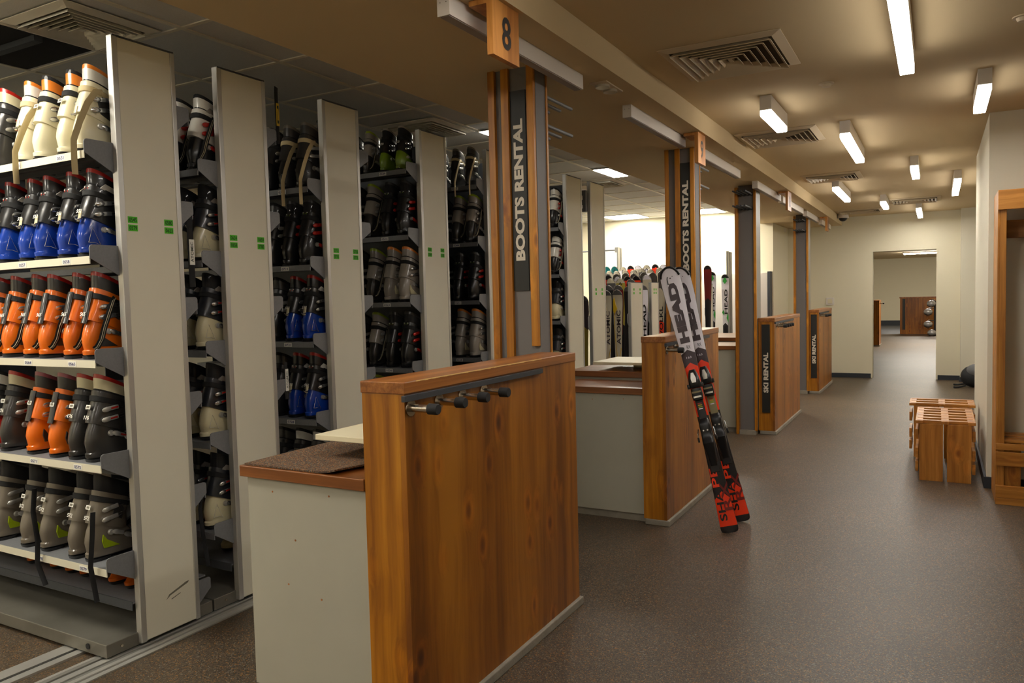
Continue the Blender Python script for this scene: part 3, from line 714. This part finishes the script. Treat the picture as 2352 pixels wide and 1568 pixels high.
row(N, 1, [-3.00, -3.13, -3.30, -3.42, -3.58, -3.73], 'blue', 1.868, ZA[1])
row(N, 2, [-3.0, -3.13, -3.30, -3.42, -3.58, -3.73], 'orange', 1.868, ZA[2])
row(N, 3, [-3.02, -3.14, -3.27, -3.44, -3.64, -3.79], ['dark176', 'dark176', 'orange2', 'orange2', 'dark176', 'redb'], 1.868, ZA[3])
row(N, 4, [-3.06, -3.17, -3.385, -3.53, -3.75], 'lime', 1.868, ZA[4])
row(N, 5, [-2.965, -3.07, -3.18, -3.40, -3.51, -3.64, -3.82], 'orange2', 2.275, .1965, 'far', math.pi, .83)
for k, st in enumerate(['redb', 'redw', 'redw', 'redw', 'redw']):
    row(N, k, [-2.96, -3.10], [st, 'black'], 2.318, ZBB[k], 'far', math.pi, .76 if k == 0 else .79)
N = 'second rack'
for k, st in enumerate(['whiteblk', 'creamheel', 'creamheel', 'creamheel', 'creamheel']):
    row(N, k, [-2.985, -3.13, -3.27], [st, st, 'black'], 2.395, ZA[k])
row(N, 5, [-2.97, -3.09], 'dark176', 2.832, .1965, 'far', math.pi, .88)
for k, st in enumerate(['redb', 'whiteblk', 'tanstrap', 'redw', 'creamheel']):
    row(N, k, [-2.97, -3.11], [st, 'black'], 2.832, ZBB[k], 'far', math.pi, .76 if k == 0 else .79)
N = 'third rack'
for k, st in enumerate(['tanstrap', 'blackred', 'blue', 'blue', 'redb']):
    row(N, k, [-2.985, -3.11, -3.24, -3.37], [st, st, 'black', 'greybk'], 3.08, ZA[k])
for k, st in enumerate(['green', 'greybk', 'black', 'silver', 'black']):
    row(N, k, [-2.97, -3.11], [st, 'black'], 3.54, ZBB[k], 'far', math.pi, .76 if k == 0 else .79)
N = 'fourth rack'
for k, st in enumerate(['green', 'blackred', 'silver', 'blackred', 'black']):
    row(N, k, [-2.985, -3.105, -3.25, -3.38], [st, st, 'greybk', 'black'], 3.95, ZBB[k], s=.80 if k == 0 else 1.0)
N = 'fifth rack'
for k, st in enumerate(['tanstrap', 'greybk', 'blackred', 'silver', 'black']):
    row(N, k, [-2.985, -3.11, -3.25], [st, st, 'black'], 4.775, ZBB[k], s=.80 if k == 0 else 1.0)
N = 'rack past pillar'
for k, st in enumerate(['whiteblk', 'whiteblk', 'creamheel', 'creamheel', 'black']):
    row(N, k, [-2.975, -3.10, -3.23], [st, 'creamheel', 'black'], 6.14, ZA[k])
for k in PROTO: purge(PROTO[k])

mat('ski_yellow', (206, 168, 20), .4)
# hanging name-tagged straps between the racks
def tagstrap(x, y, z0, z1, word, label, tint='paper', w=.016):
    t = thing('boot_strap', label, 'strap', (x, y, z0))
    pts = [(x, y, z1), (x + .004, y - .006, z1 - .02), (x + .002, y - .004, (z0 + z1) / 2), (x, y, z0)]
    MB().tube(pts, .01, 'strap_black', 10, flat=(w, .002, (1, 0, 0))).build('webbing', t)
    zc = (z0 + z1) / 2; b = MB().box(x + .0035, x + .0055, y - w * .82, y + w * .82, zc - .052, zc + .06, tint)
    text(b, word, (x + .0062, y, zc + .004), .088, w * .9, (0, 0, 1), (0, -1, 0), 'ink', .01); b.build('name_tag', t)
tagstrap(-2.9, 2.318, 1.50, 1.80, 'ATOMIC', 'black strap with white ATOMIC tag hanging between the nearest two racks')
tagstrap(-2.905, 2.87, 2.22, 2.50, 'N', 'black strap hanging from the top of the second rack', 'ski_yellow', w=.012)
tagstrap(-2.9, 2.855, .93, 1.12, 'ATOMIC', 'black strap with white tag between second and third racks', w=.012)

def cord(pts, label):
    t = thing('boot_strap', label, 'strap', pts[-1])
    MB().tube(pts, .01, 'strap_black', 10, flat=(.011, .003, (1, 0, 0))).build('webbing', t)
cord([(-3.345, 1.832, .66), (-3.355, 1.826, .56), (-3.33, 1.824, .44), (-3.345, 1.826, .34), (-3.30, 1.83, .25)], 'loose black strap dangling before the grey and lime boots, left')
cord([(-2.955, 1.838, .60), (-2.95, 1.826, .50), (-2.965, 1.822, .38), (-2.94, 1.826, .24)], 'loose black strap dangling beside the lowest bracket of the nearest rack')
cord([(-2.955, 2.362, .60), (-2.965, 2.352, .48), (-2.95, 2.35, .36), (-2.93, 2.356, .22)], 'loose black strap dangling low at the second rack')
# ================================================================== SKI RACKS
def post(y0, y1, z, label, x=XR, face='panel_beige', green=True):
    t = thing('ski_rack', label, 'rack', (x, (y0 + y1) / 2, 0), 'ski racks in the stock room')
    MB().box(x - .018, x, y0 + .022, y1 - .02, .03, z - .005, face).build('end_panel', t)
    for ya, yb in ((y0, y0 + .026), (y1 - .022, y1)): MB().box(x - .03, x + .004, ya, yb, .025, z, 'alu', b=.003).build('edge_profile', t)
    MB().box(x - .03, x + .004, y0 + .004, y1 - .004, z - .005, z + .002, 'steel_dark').build('top_cap', t)
    MB().prism([(y0, 1.24), (y0 - .05, 1.22), (y0 - .05, 1.13), (y0, 1.08)], 0, x - .024, x - .02, 'steel_grey').build('side_bracket', t)
    if green:
        for ya in (y0 + .11, y1 - .09):
            for k in range(2):
                MB().box(x, x + .0015, ya - .016, ya + .016, 1.485 - .04 * k - .012, 1.485 - .04 * k + .012, 'green_sticker').build('number_sticker', t)
post(6.78, 7.135, 2.505, 'tall slim rack end with four green stickers at ski tip height')
post(7.84, 8.235, 1.562, 'low ski rack end right of the yellow and white skis')
post(8.52, 8.79, 1.567, 'low ski rack end left of the red and cream ski')
post(10.98, 11.30, 1.563, 'low ski rack end left of the green and white skis')
# tall ribbed profiles
def profile(x, y0, y1, z, label):
    t = thing('upright_post', label, 'post', (x, y0, 0), 'ribbed aluminium uprights')
    MB().box(x - .02, x, y0, y0 + .09, 0, z, 'alu_matt').build('flange', t)
    b = MB().box(x - .02, x - .008, y0 + .09, y1, 0, z - .01, 'steel_dark')
    for k in range(4):
        a = y0 + .10 + k * (y1 - y0 - .1) / 4; b.box(x - .01, x, a, a + (y1 - y0 - .1) / 8, 0, z - .01, 'alu_matt')
    b.build('ribbed_face', t); return t
profile(XR + .15, 11.6, 11.9, 2.05, 'ribbed upright at the right end of the ski rows')
t5 = profile(-4.28, 11.15, 11.32, 2.17, 'ribbed upright rising behind the teal ski tips')
MB().tube([(-5.6, 11.2, 2.13), (-4.3, 11.2, 2.13)], .012, 'steel_grey').box(-4.34, -4.3, 11.17, 11.23, 2.09, 2.17, 'alu_matt').build('cross_bar', t5)
# cabinet-like grey sheet behind the tall racks
t = thing('storage_locker', 'grey steel cabinet glimpsed between the two tall racks', 'cabinet', (-4.1, 9.0, 0))
MB().box(-4.75, -4.15, 9.3, 9.5, 0, 1.66, 'steel_grey', b=.01).build('body', t)
MB().box(-4.73, -4.17, 9.285, 9.3, .05, 1.62, 'alu_matt', b=.004).build('door', t)
t = thing('curtain_rail', 'white double rail spanning the gap between the two tall racks', 'rail', (-2.95, 6.68, 2.33))
MB().box(-2.96, -2.93, 6.587, 6.779, 2.33, 2.37, 'white_housing').box(-2.96, -2.93, 6.587, 6.779, 2.25, 2.28, 'alu').build('bars', t)
MB().box(-2.97, -2.9, 6.74, 6.779, 2.22, 2.42, 'steel_grey', b=.004).build('clamp', t)

# ================================================================== SKIS
def outline(u, L, wt, ww, wb):
    """half width at height u (0 tail .. L tip)"""
    f = u / L
    if f < .45: w = ww + (wb - ww) * ((.45 - f) / .45) ** 1.6
    else: w = ww + (wt - ww) * min(1, (f - .45) / .45) ** 1.5
    rt, rb = wt * .5 * 1.0, wb * .5 * .45
    if u > L - wt * .62: w *= math.sqrt(max(0, 1 - ((u - (L - wt * .62)) / (wt * .62)) ** 2)) ** .95
    if u < .03: w *= .62 + .38 * math.sqrt(max(0, 1 - ((.03 - u) / .03) ** 2))
    return w / 2
def ski_body(L, wt, ww, wb, zones, T=None, th=.012, chev=.0, curl=.045, n=7):
    """zones: [(z_from, material, chevron height)] from tail to tip; top sheet faces -y"""
    us = [0, .006, .015, .03] + [L * k / 26 for k in range(1, 25)] + [L - wt * .62, L - wt * .45, L - wt * .3, L - wt * .18, L - wt * .1, L - wt * .045, L - wt * .012, L - .0003]
    for z, m, c in zones:
        if 0 < z < L: us = [u for u in us if abs(u - z) > .028 or u < .04 or u > L - .1] + [z]
    us = sorted(set(us)); b = MB(); cz = {z: c for z, m, c in zones}
    def yo(u):
        k = max(0, (u - (L - .16)) / .16); return -curl * k * k - .006 * math.sin(math.pi * min(1, u / (L - .16)))
    vt = []; vb = []
    for u in us:
        w = outline(u, L, wt, ww, wb)
        for j in range(n):
            s = -1 + 2 * j / (n - 1); du = cz.get(u, 0) * (1 - abs(s)) if u in cz else 0
            vt.append((w * s * .97, yo(u) - th * (.5 if abs(s) > .99 else 1), u + du)); vb.append((w * s, yo(u), u))
    m_of = lambda u: [m for z, m, c in zones if z <= u + 1e-6][-1]
    o = len(vt); allv = vt + vb
    allv = [T @ Vector(v) if T is not None else Vector(v) for v in allv]
    b.v = allv; K = len(us)
    def f(idx, m, sm=True): b.f.append(idx); b.m.append(b.mi(m)); b.smooth.append(sm)
    for i in range(K - 1):
        mm = m_of(us[i])
        for j in range(n - 1):
            f([i * n + j, i * n + j + 1, (i + 1) * n + j + 1, (i + 1) * n + j], mm)
            f([o + i * n + j, o + (i + 1) * n + j, o + (i + 1) * n + j + 1, o + i * n + j + 1], 'black_plastic')
        f([i * n, (i + 1) * n, o + (i + 1) * n, o + i * n], 'black_plastic'); f([i * n + n - 1, o + i * n + n - 1, o + (i + 1) * n + n - 1, (i + 1) * n + n - 1], 'black_plastic')
    f([j for j in range(n)][::-1] + [o + j for j in range(n)], 'black_plastic')
    return b
mat('ski_white', (238, 232, 240), .35); mat('ski_red', (250, 62, 24), .35); mat('ski_black', (30, 26, 28), .4); mat('ski_dark', (70, 58, 62), .5); mat('ski_darkred', (120, 26, 22), .45)
mat('ski_edge', (130, 126, 118), .35, .5); mat('ski_teal', (20, 104, 104), .35); mat('ski_gold', (170, 150, 60), .35); mat('ski_cream', (206, 196, 172), .35); mat('ski_green', (60, 170, 70), .4); mat('ski_grey', (96, 92, 90), .35); mat('ski_yellow', (206, 168, 20), .4); mat('khaki', (140, 128, 92), .5)

def head_ski(tail, tip, label, khaki=False):
    L = 1.63; tail = Vector(tail); tip = Vector(tip); up = (tip - tail).normalized()
    nrm = Vector((.22, -1, 0)); nrm = (nrm - up * nrm.dot(up)).normalized(); X = up.cross(-nrm) * -1
    X = (-nrm).cross(up)
    Rm = Matrix((X, -nrm, up)).transposed().to_4x4(); T = Matrix.Translation(tail) @ Rm
    t = thing('alpine_ski', label, 'ski', tuple(tail), 'skis leaning on the second desk')
    zones = [(0, 'ski_black', 0), (.04, 'ski_red', 0), (.20, 'ski_black', .05), (.70, 'ski_red', .0), (1.00, 'ski_dark', .03), (1.085, 'ski_white', .025)]
    bo = ski_body(L, .126, .069, .108, zones, T).build('ski_body', t)
    # black tip guard
    g = MB(); pts = []
    for k in range(13):
        a = math.pi * (k / 12) ; xx = -math.cos(a) * .060; zz = L - .126 * .62 + math.sin(a) * .076
        kk = max(0, (zz - (L - .16)) / .16); pts.append((xx, -.045 * kk * kk - .008, zz))
    g.tube([p for p in pts[1:-1]], .0075, 'black_plastic', 8, T=T).build('tip_guard', t)
    yy = -.0195
    g = MB(); text(g, 'HEAD', (0, yy, 1.345), .385, .058, (0, 0, 1), (-1, 0, 0), 'ski_dark', .07, T=T); g.build('lettering', bo)
    g = MB(); text(g, 'RX', (.012, -.019, 1.125), .022, .022, (1, 0, 0), (0, 0, 1), 'ski_black', 0, T=T)
    text(g, '163', (0, -.019, 1.062), .03, .012, (1, 0, 0), (0, 0, 1), 'ski_white', 0, T=T); g.build('lettering', bo)
    g = MB()
    for a0, a1 in ((.25, 1),):
        arc = [(-.02 * math.cos(math.pi * q) , -.0255 - .004, 1.552 + .03 * math.sin(math.pi * q)) for q in [a0 * .0 + i / 10 * .8 for i in range(11)]]
        g.tube([(arc[0][0] - .0, arc[0][1], 1.525)] + arc, .01, 'ski_black', 8, flat=(.0032, .0016, (0, 1, 0)), T=T)
    g.tube([(.0, -.027, 1.562), (.0, -.031, 1.562)], .0045, 'ski_black', 12, T=T); g.build('emblem', bo)
    g = MB(); text(g, 'SHA', (-.017, -.0155, .165), .185, .042, (0, 0, 1), (-1, 0, 0), 'ski_black', .02, T=T)
    g.build('lettering', bo)
    g = MB(); text(g, 'PE', (-.017, -.0172, .330), .115, .042, (0, 0, 1), (-1, 0, 0), 'ski_red', .02, T=T); g.build('lettering', bo)
    g = MB(); text(g, 'RX', (.024, -.0182, .215), .17, .048, (0, 0, 1), (-1, 0, 0), 'ski_darkred', .02, T=T); g.build('lettering', bo)
    # binding: track, toe piece, heel piece, brake
    tr = MB().box(-.024, .024, -.026, -.010, .56, .80, 'khaki' if khaki else 'ski_black', T=T, b=.004).box(-.027, .027, -.028, -.010, .36, .60, 'ski_black', T=T, b=.004)
    for k, mm in enumerate(('boot_red', 'ski_yellow', 'boot_lime', 'ski_white')): tr.box(-.012, .012, -.0268, -.026, .775 - .011 * k, .781 - .011 * k, mm, T=T)
    tr.build('binding_track', t)
    toe = MB().loft([(.80, -.066, -.012, .030, 0), (.83, -.07, -.012, .033, 0), (.87, -.066, -.012, .031, 0)], 'black_plastic', e=4, T=T)
    toe.loft([(.875, -.060, -.012, .034, 0), (.90, -.070, -.012, .036, 0), (.93, -.062, -.012, .033, 0), (.962, -.045, -.012, .026, 0), (.985, -.03, -.012, .018, 0)], 'black_plastic', e=3.4, T=T)
    toe.box(.030, .048, -.05, -.035, .872, .90, 'black_plastic', T=T, b=.004).box(-.048, -.030, -.05, -.035, .872, .90, 'black_plastic', T=T, b=.004)
    to = toe.build('toe_piece', t)
    MB().prism([(-.012, .905), (.012, .905), (.016, .93), (.007, .965), (-.007, .965), (-.016, .93)], 1, -.073, -.058, 'bright_metal', T=T).build('toe_plate', to)
    MB().box(-.024, .024, -.073, -.068, .812, .824, 'bright_metal', T=T, b=.001).box(-.026, .026, -.0715, -.068, .842, .852, 'khaki', T=T).build('foot_pad', to)
    he = MB().loft([(.40, -.035, -.012, .02, 0), (.46, -.05, -.012, .024, 0), (.50, -.075, -.012, .03, 0), (.54, -.085, -.012, .034, 0), (.565, -.06, -.012, .034, 0), (.60, -.05, -.012, .03, 0), (.64, -.06, -.012, .033, 0), (.67, -.05, -.012, .03, 0), (.685, -.03, -.012, .024, 0)], 'black_plastic', e=4, T=T)
    he.tube([(-.012, -.06, .615), (-.012, -.067, .615)], .005, 'bright_metal', 10, T=T).tube([(.012, -.06, .615), (.012, -.067, .615)], .005, 'bright_metal', 10, T=T)
    he.build('heel_piece', t)
    MB().tube([(-.045, -.02, .625), (-.05, -.045, .60), (-.052, -.055, .565)], .004, 'bright_metal', 8, T=T).tube([(.045, -.02, .625), (.05, -.045, .60), (.052, -.055, .565)], .004, 'bright_metal', 8, T=T).box(-.058, -.046, -.062, -.05, .55, .58, 'black_plastic', T=T, b=.003).box(.046, .058, -.062, -.05, .55, .58, 'black_plastic', T=T, b=.003).build('ski_brake', t)
head_ski((-1.062, 4.53, .003), (-1.462, 4.665, 1.58), 'left red, black and white ski leaning on desk pegs')
head_ski((-1.05, 4.79, .003), (-1.455, 4.86, 1.58), 'right red, black and white ski, half behind the other', True)

def stock_ski(x, y, zt, top, tipm, label, group, word=None, wcol='ski_black', lean=.0, binding=True, w=.112):
    L = zt - .002
    t = thing('stock_ski', label, 'ski', (x, y, .002), group)
    T = Matrix.Translation((x, y, .002)) @ Matrix.Rotation(lean, 4, 'X')
    zs = [(0, 'ski_black', 0)] + top(L) + [(L - .055, tipm, 0)]
    bo = ski_body(L, w, .072, w * .9, zs, T, curl=.025, n=5).build('ski_body', t)
    pts = []
    for k in range(9):
        a = math.pi * k / 8; xx = -math.cos(a) * (w / 2 - .003); zz = L - w * .62 + math.sin(a) * w * .60
        kk = max(0, (zz - (L - .16)) / .16); pts.append((xx, -.025 * kk * kk - .004, zz))
    MB().tube(pts[1:-1], .0055, 'ski_edge', 6, T=T).build('tip_guard', t)
    if word:
        g = MB(); text(g, word, (.012, -.0205, L - .40), .36, .045, (0, 0, 1), (-1, 0, 0), wcol, .02, T=T); g.build('lettering', bo)
    if binding:
        MB().loft([(.48, -.06, -.012, .03, 0), (.54, -.07, -.012, .035, 0), (.62, -.055, -.012, .03, 0), (.67, -.03, -.012, .018, 0)], 'black_plastic', e=3.5, T=T).build('toe_piece', t)
    return t
atomic = lambda L: [(.1, 'ski_black', 0), (L - .86, 'ski_yellow', .06), (L - .83, 'ski_cream', .05)]
def body(m, low='ski_black', cut=.55): return lambda L: [(.1, low, 0), (L - cut, m, .04)]
RN = ['front', 'second', 'third', 'fourth', 'fifth', 'sixth', 'back']
rows = [ # y, tip height, x of the last one to show, palette of (body, tip, words)
 (7.70, 1.478, -3.16, [('A', 'ski_grey', 'yellow and cream ski lettered ATOMIC')]),
 (8.02, 1.534, -3.3, [('ski_black', 'ski_grey', 'dark ski with grey tip'), ('ski_darkred', 'ski_grey', 'dark red ski with grey tip')]),
 (8.42, 1.611, -3.45, [('ski_grey', 'ski_cream', 'grey ski with pale tip'), ('ski_black', 'ski_grey', 'black ski with grey tip'), ('ski_gold', 'ski_cream', 'gold ski with cream tip')]),
 (8.95, 1.666, -3.65, [('ski_red', 'ski_black', 'red ski with black tip'), ('ski_cream', 'ski_white', 'cream ski with white tip'), ('ski_red', 'ski_black', 'red ski with black tip')]),
 (9.55, 1.717, -3.9, [('ski_grey', 'ski_grey', 'grey ski'), ('ski_grey', 'ski_edge', 'mid grey ski with metal tip')]),
 (10.2, 1.781, -4.17, [('ski_cream', 'ski_cream', 'cream ski with green stripe'), ('ski_white', 'ski_cream', 'white ski'), ('ski_grey', 'ski_cream', 'grey ski with cream tip')]),
 (10.75, 1.852, -4.4, [('ski_white', 'ski_cream', 'white ski with dark emblem'), ('ski_cream', 'ski_white', 'cream and white ski'), ('ski_red', 'ski_black', 'black-tipped ski with red flash')]),
]
for ri, (y, zt, xl, pal) in enumerate(rows):
    cnt = int((-2.95 - xl) / .122) + 1
    for k in range(cnt):
        bm_, tm, desc = pal[k % len(pal)]; x = -2.95 - k * .122 + random.uniform(-.008, .008); z = zt + random.uniform(-.014, .014)
        if ri in (2, 3) and k == 0: continue
        if ri == 0: x = -2.965 - k * .122
        if ri == 6 and k >= cnt - 2: bm_, tm, desc = 'ski_teal', 'ski_teal', 'teal ski with round emblem'; z = 1.86
        if ri in (3, 6) and tm == 'ski_black': pass
        pos = 'nearest the aisle' if k == 0 else (COUNTW + ['ninth', 'tenth', 'eleventh', 'twelfth', 'thirteenth'])[k] + ' from aisle'
        if ri == 0:
            o = stock_ski(x, y, z, atomic, tm, f'{desc}, {pos}', 'skis in the front row', 'ATOMIC', 'ski_dark')
            T = Matrix.Translation((x, y, z))
            MB().prism([(-.046, -.22), (-.034, -.26), (-.004, -.20), (-.022, -.15), (-.034, -.08), (-.046, -.11)], 1, -.024, -.012, 'ski_yellow', T=T).tube([(-.040, -.0175, -.2), (-.030, -.0175, -.5), (-.010, -.0175, -.70), (.022, -.0175, -.84)], .0032, 'ski_yellow', 6, T=T).tube([(.036, -.0175, -.62), (.016, -.0175, -.72), (-.022, -.0175, -.84)], .0032, 'ski_yellow', 6, T=T).build('yellow_graphic', o)
            continue
        o = stock_ski(x, y, z, body(bm_), tm, f'{desc}, {RN[ri]} stored row, {pos}', f'skis in the {RN[ri]} stored row', binding=False)
        T = Matrix.Translation((x, y + .02, z))
        if (ri + k) % 4 == 1: MB().box(-.02, .02, -.036, -.03, -.085, -.055, 'ski_yellow', T=T).build('tag', o)
        elif tm == 'ski_black': MB().prism([(-.02, -.10), (.035, -.10), (.04, -.06), (.0, -.04)], 1, -.045, -.028, 'ski_red', T=T).build('tip_flash', o)
        elif tm in ('ski_cream', 'ski_teal'): MB().tube([(-.018, -.04, -.075), (0, -.043, -.045), (.018, -.04, -.075)], .006, 'ski_black', 8, T=T).build('tip_emblem', o)
# single skis seen between rack ends
stock_ski(-2.93, 8.42, 1.535, body('ski_white', cut=.62), 'ski_grey', 'white ski lettered HEAD between the two low rack ends', 'skis in the gaps', 'HEAD')
stock_ski(-2.93, 9.03, 1.50, body('ski_cream', 'ski_red', .42), 'ski_cream', 'cream and red ski lettered VOLKL right of the low rack ends', 'skis in the gaps', 'VOLKL')
stock_ski(-3.14, 7.2, 1.43, body('ski_dark', 'ski_gold', .35), 'ski_grey', 'dark ski with red mark seen between the two tall rack ends', 'skis in the gaps')
stock_ski(-2.84, 10.9, 1.82, body('ski_darkred', cut=.5), 'ski_black', 'black and red ski right of the second signed pillar', 'skis by the ribbed upright')
stock_ski(-2.91, 11.42, 1.745, body('ski_white', cut=.75), 'ski_black', 'white and green ski left of its lettered twin', 'skis by the ribbed upright', 'HEAD')
stock_ski(-2.72, 11.42, 1.70, body('ski_white', cut=.75), 'ski_black', 'white and green ski lettered HEAD beside the ribbed upright', 'skis by the ribbed upright', 'HEAD')

for sx, sy, sz in ((-2.91, 11.42, 1.745), (-2.72, 11.42, 1.70)):
    so = [o for o in COL.objects if o.name.startswith('stock_ski') and o.parent is None and abs(o.location.x - sx) < .001 and abs(o.location.y - sy) < .001][0]
    T = Matrix.Translation((sx, sy, sz))
    MB().prism([(-.045, -.56), (-.02, -.60), (-.012, -.55), (-.03, -.52)], 1, -.024, -.015, 'ski_green', T=T).build('green_graphic', so)
    MB().prism([(.02, -.64), (.045, -.70), (.046, -.60), (.036, -.57)], 1, -.024, -.015, 'ski_green', T=T).build('green_graphic', so)
    MB().prism([(-.03, -.10), (0, -.14), (.03, -.10), (.012, -.05), (-.012, -.05)], 1, -.036, -.022, 'ski_green', T=T).build('tip_emblem', so)
# ================================================================== RIGHT SIDE: coat shelf, benches
def frame_unit():
    t = thing('coat_frame', 'tall open pine frame with a bench at the right edge', 'shelf', (.36, 5.86, 0))
    x0, x1, y0, y1 = .352, 1.3, 5.86, 6.26
    MB().box(x0, x0 + .036, y0, y0 + .05, .0, 1.98, 'pine_bench', b=.002).build('post', t)
    MB().box(x0 - .012, x0, y0 + .0, y1, .0, 2.03, 'pine_bench', b=.002).build('side_board', t)
    MB().box(x1, x1 + .036, y0, y1, .0, 1.98, 'pine_bench', b=.002).build('post', t)
    MB().box(x0 - .012, x1 + .036, y0 - .02, y0, 1.905, 2.03, 'pine_bench_h', b=.002).build('top_rail', t)
    MB().box(x0, x1, y0, y1, 1.985, 2.01, 'pine_bench_h').build('top_board', t)
    MB().box(x0 + .036, x1, y1 - .08, y1 - .055, 1.74, 1.86, 'pine_bench_h', b=.002).build('back_rail', t)
    for z in (.255, .045):
        MB().box(x0 - .012, x1 + .03, y0 - .02, y0, z, z + (.09 if z > .2 else .08), 'pine_bench_h', b=.002).build('front_rail', t)
    MB().box(x0 - .012, x1 + .03, y0 - .02, y0, .0, .044, 'pine_bench_h', b=.002).build('front_rail', t)
    MB().box(x0 - .012, x1 + .03, y0 - .02, y0, .36, .40, 'pine_bench_h', b=.002).build('front_rail', t)
    for k in range(4): MB().box(x0, x1, y0 + .02 + k * .09, y0 + .085 + k * .09, .40, .42, 'pine_bench_h', b=.002).build('seat_slat', t)
    MB().box(x0 + .03, x0 + .13, y0 + .03, y0 + .05, .0, .40, 'pine_bench', b=.002).build('leg_board', t)
frame_unit()
def bench(x0, x1, y0, y1, z, label, nslat, plank=2):
    t = thing('slatted_stool', label, 'bench', ((x0 + x1) / 2, y0, 0), 'pine slatted stools')
    w = (x1 - x0)
    # end boards standing on the floor
    for k in range(2):
        a = x0 + .07 * w + k * .465 * w
        MB().box(a, a + .395 * w, y0 + .0, y0 + .022, .0, z - .022, 'pine_bench', b=.002).build('front_board', t)
        MB().box(a, a + .395 * w, y1 - .022, y1, .0, z - .022, 'pine_bench', b=.002).build('back_board', t)
    for zz in (.06, .16, .30):
        MB().box(x0, x0 + .02, y0 + .03, y1 - .03, zz, zz + .075, 'pine_bench_h', b=.002).build('side_rail', t)
        MB().box(x1 - .02, x1, y0 + .03, y1 - .03, zz, zz + .075, 'pine_bench_h', b=.002).build('side_rail', t)
    for k in range(3):
        a = x0 + k * (w - .05) / 2; MB().box(a, a + .05, y0 - .004, y1 + .004, z - .022, z, 'pine_bench', b=.002).build('bearer', t)
    for k in range(nslat):
        a = y0 + .01 + k * (y1 - y0 - .06) / (nslat - 1)
        MB().box(x0 + .012, x1 - .012, a, a + .045, z - .018, z + .002, 'pine_bench_h', b=.002).build('seat_slat', t)
bench(-.135, .25, 6.38, 7.12, .445, 'nearer pine slatted stool standing against the wall corner', 6)
bench(-.20, .28, 7.27, 7.62, .455, 'farther pine slatted stool behind the nearer one', 3)

# ================================================================== FAR THINGS
t = thing('backpack', 'dark bag on the floor with straps poking out past the pier', 'bag', (.45, 12.7, 0))
MB().ball((.47, 12.75, .15), .17, mat('bag_black', (34, 36, 38), .7), (1, .9, .95), 18, zmin=-.88).build('bag_body', t)
MB().ball((.49, 12.68, .24), .12, mat('bag_grey', (110, 112, 114), .6), (1, .9, .8), 16).build('top_flap', t)
for k in range(2): MB().tube([(.36, 12.62 + .25 * k, .03), (.27, 12.55 + .33 * k, .012), (.22, 12.5 + .36 * k, .016)], .014, 'bag_black', 8).build('strap', t)
desk(-1.42, -1.27, 21.4, 22.1, 'far pine screen seen edge-on through the doorway', None, [21.6], None)
t = thing('reception_desk', 'pine desk with a black stripe far beyond the doorway', 'counter', (-.54, 27.5, 0))
MB().box(-1.03, .6, 27.5, 27.7, .0, 1.14, 'pine_panel').build('front', t); MB().box(-1.05, .62, 27.48, 27.72, 1.14, 1.18, 'pine_cap').build('top_board', t)
MB().box(-.96, -.88, 27.485, 27.5, .14, 1.12, 'sign_black').build('stripe', t)
t = thing('helmet_stand', 'slim black stand carrying silver helmets beyond the doorway', 'stand', (-.06, 26.6, 0))
MB().tube([(-.05, 26.6, 0), (-.05, 26.6, 1.05)], .03, 'black_plastic', 12).tube([(-.05, 26.6, 0), (-.05, 26.6, .03)], .045, 'black_plastic', 20).build('pole', t)
for dx, z in ((-.10, .98), (-.18, .73), (-.18, .36)): MB().tube([(-.05, 26.59, z + .09), (-.05 + dx, 26.42, z + .114)], .012, 'black_plastic', 8).build('arm', t)
for k, (dx, z, r_, lb) in enumerate(((-.10, .98, .12, 'silver helmet topmost on the far stand'), (-.18, .73, .12, 'silver helmet second from top on the far stand'), (-.18, .36, .12, 'silver helmet low on the left of the far stand'), (-.08, .10, .12, 'silver helmet lowest on the far stand'))):
    t = thing('ski_helmet', lb, 'helmet', (-.05 + dx, 26.5, z), 'silver helmets on the far stand')
    MB().ball((-.05 + dx, 26.42, z), r_, mat('helmet_silver', (170, 170, 172), .3, .4), (1, 1.1, .8), 18).build('helmet_shell', t)
    MB().tube([(-.05 + dx - r_ * .9, 26.42, z - .06), (-.05 + dx, 26.30, z - .12), (-.05 + dx + r_ * .9, 26.42, z - .06)], .012, 'black_plastic', 8).build('chin_strap', t)
for k, (x0, x1, y, lb) in enumerate(((-1.2, 1.0, 22, 'long glowing tube lamp nearer of two beyond the doorway'), (-1.0, .9, 29, 'long glowing tube lamp farther of two beyond the doorway'))):
    t = thing('tube_lamp', lb, 'lamp', ((x0 + x1) / 2, y, 2.66), 'tube lamps beyond the doorway')
    MB().box(x0, x1, y, y + .2, 2.62, 2.66, 'white_housing').build('housing', t); MB().box(x0 + .02, x1 - .02, y + .02, y + .18, 2.59, 2.62, 'far_glow').build('diffuser', t)
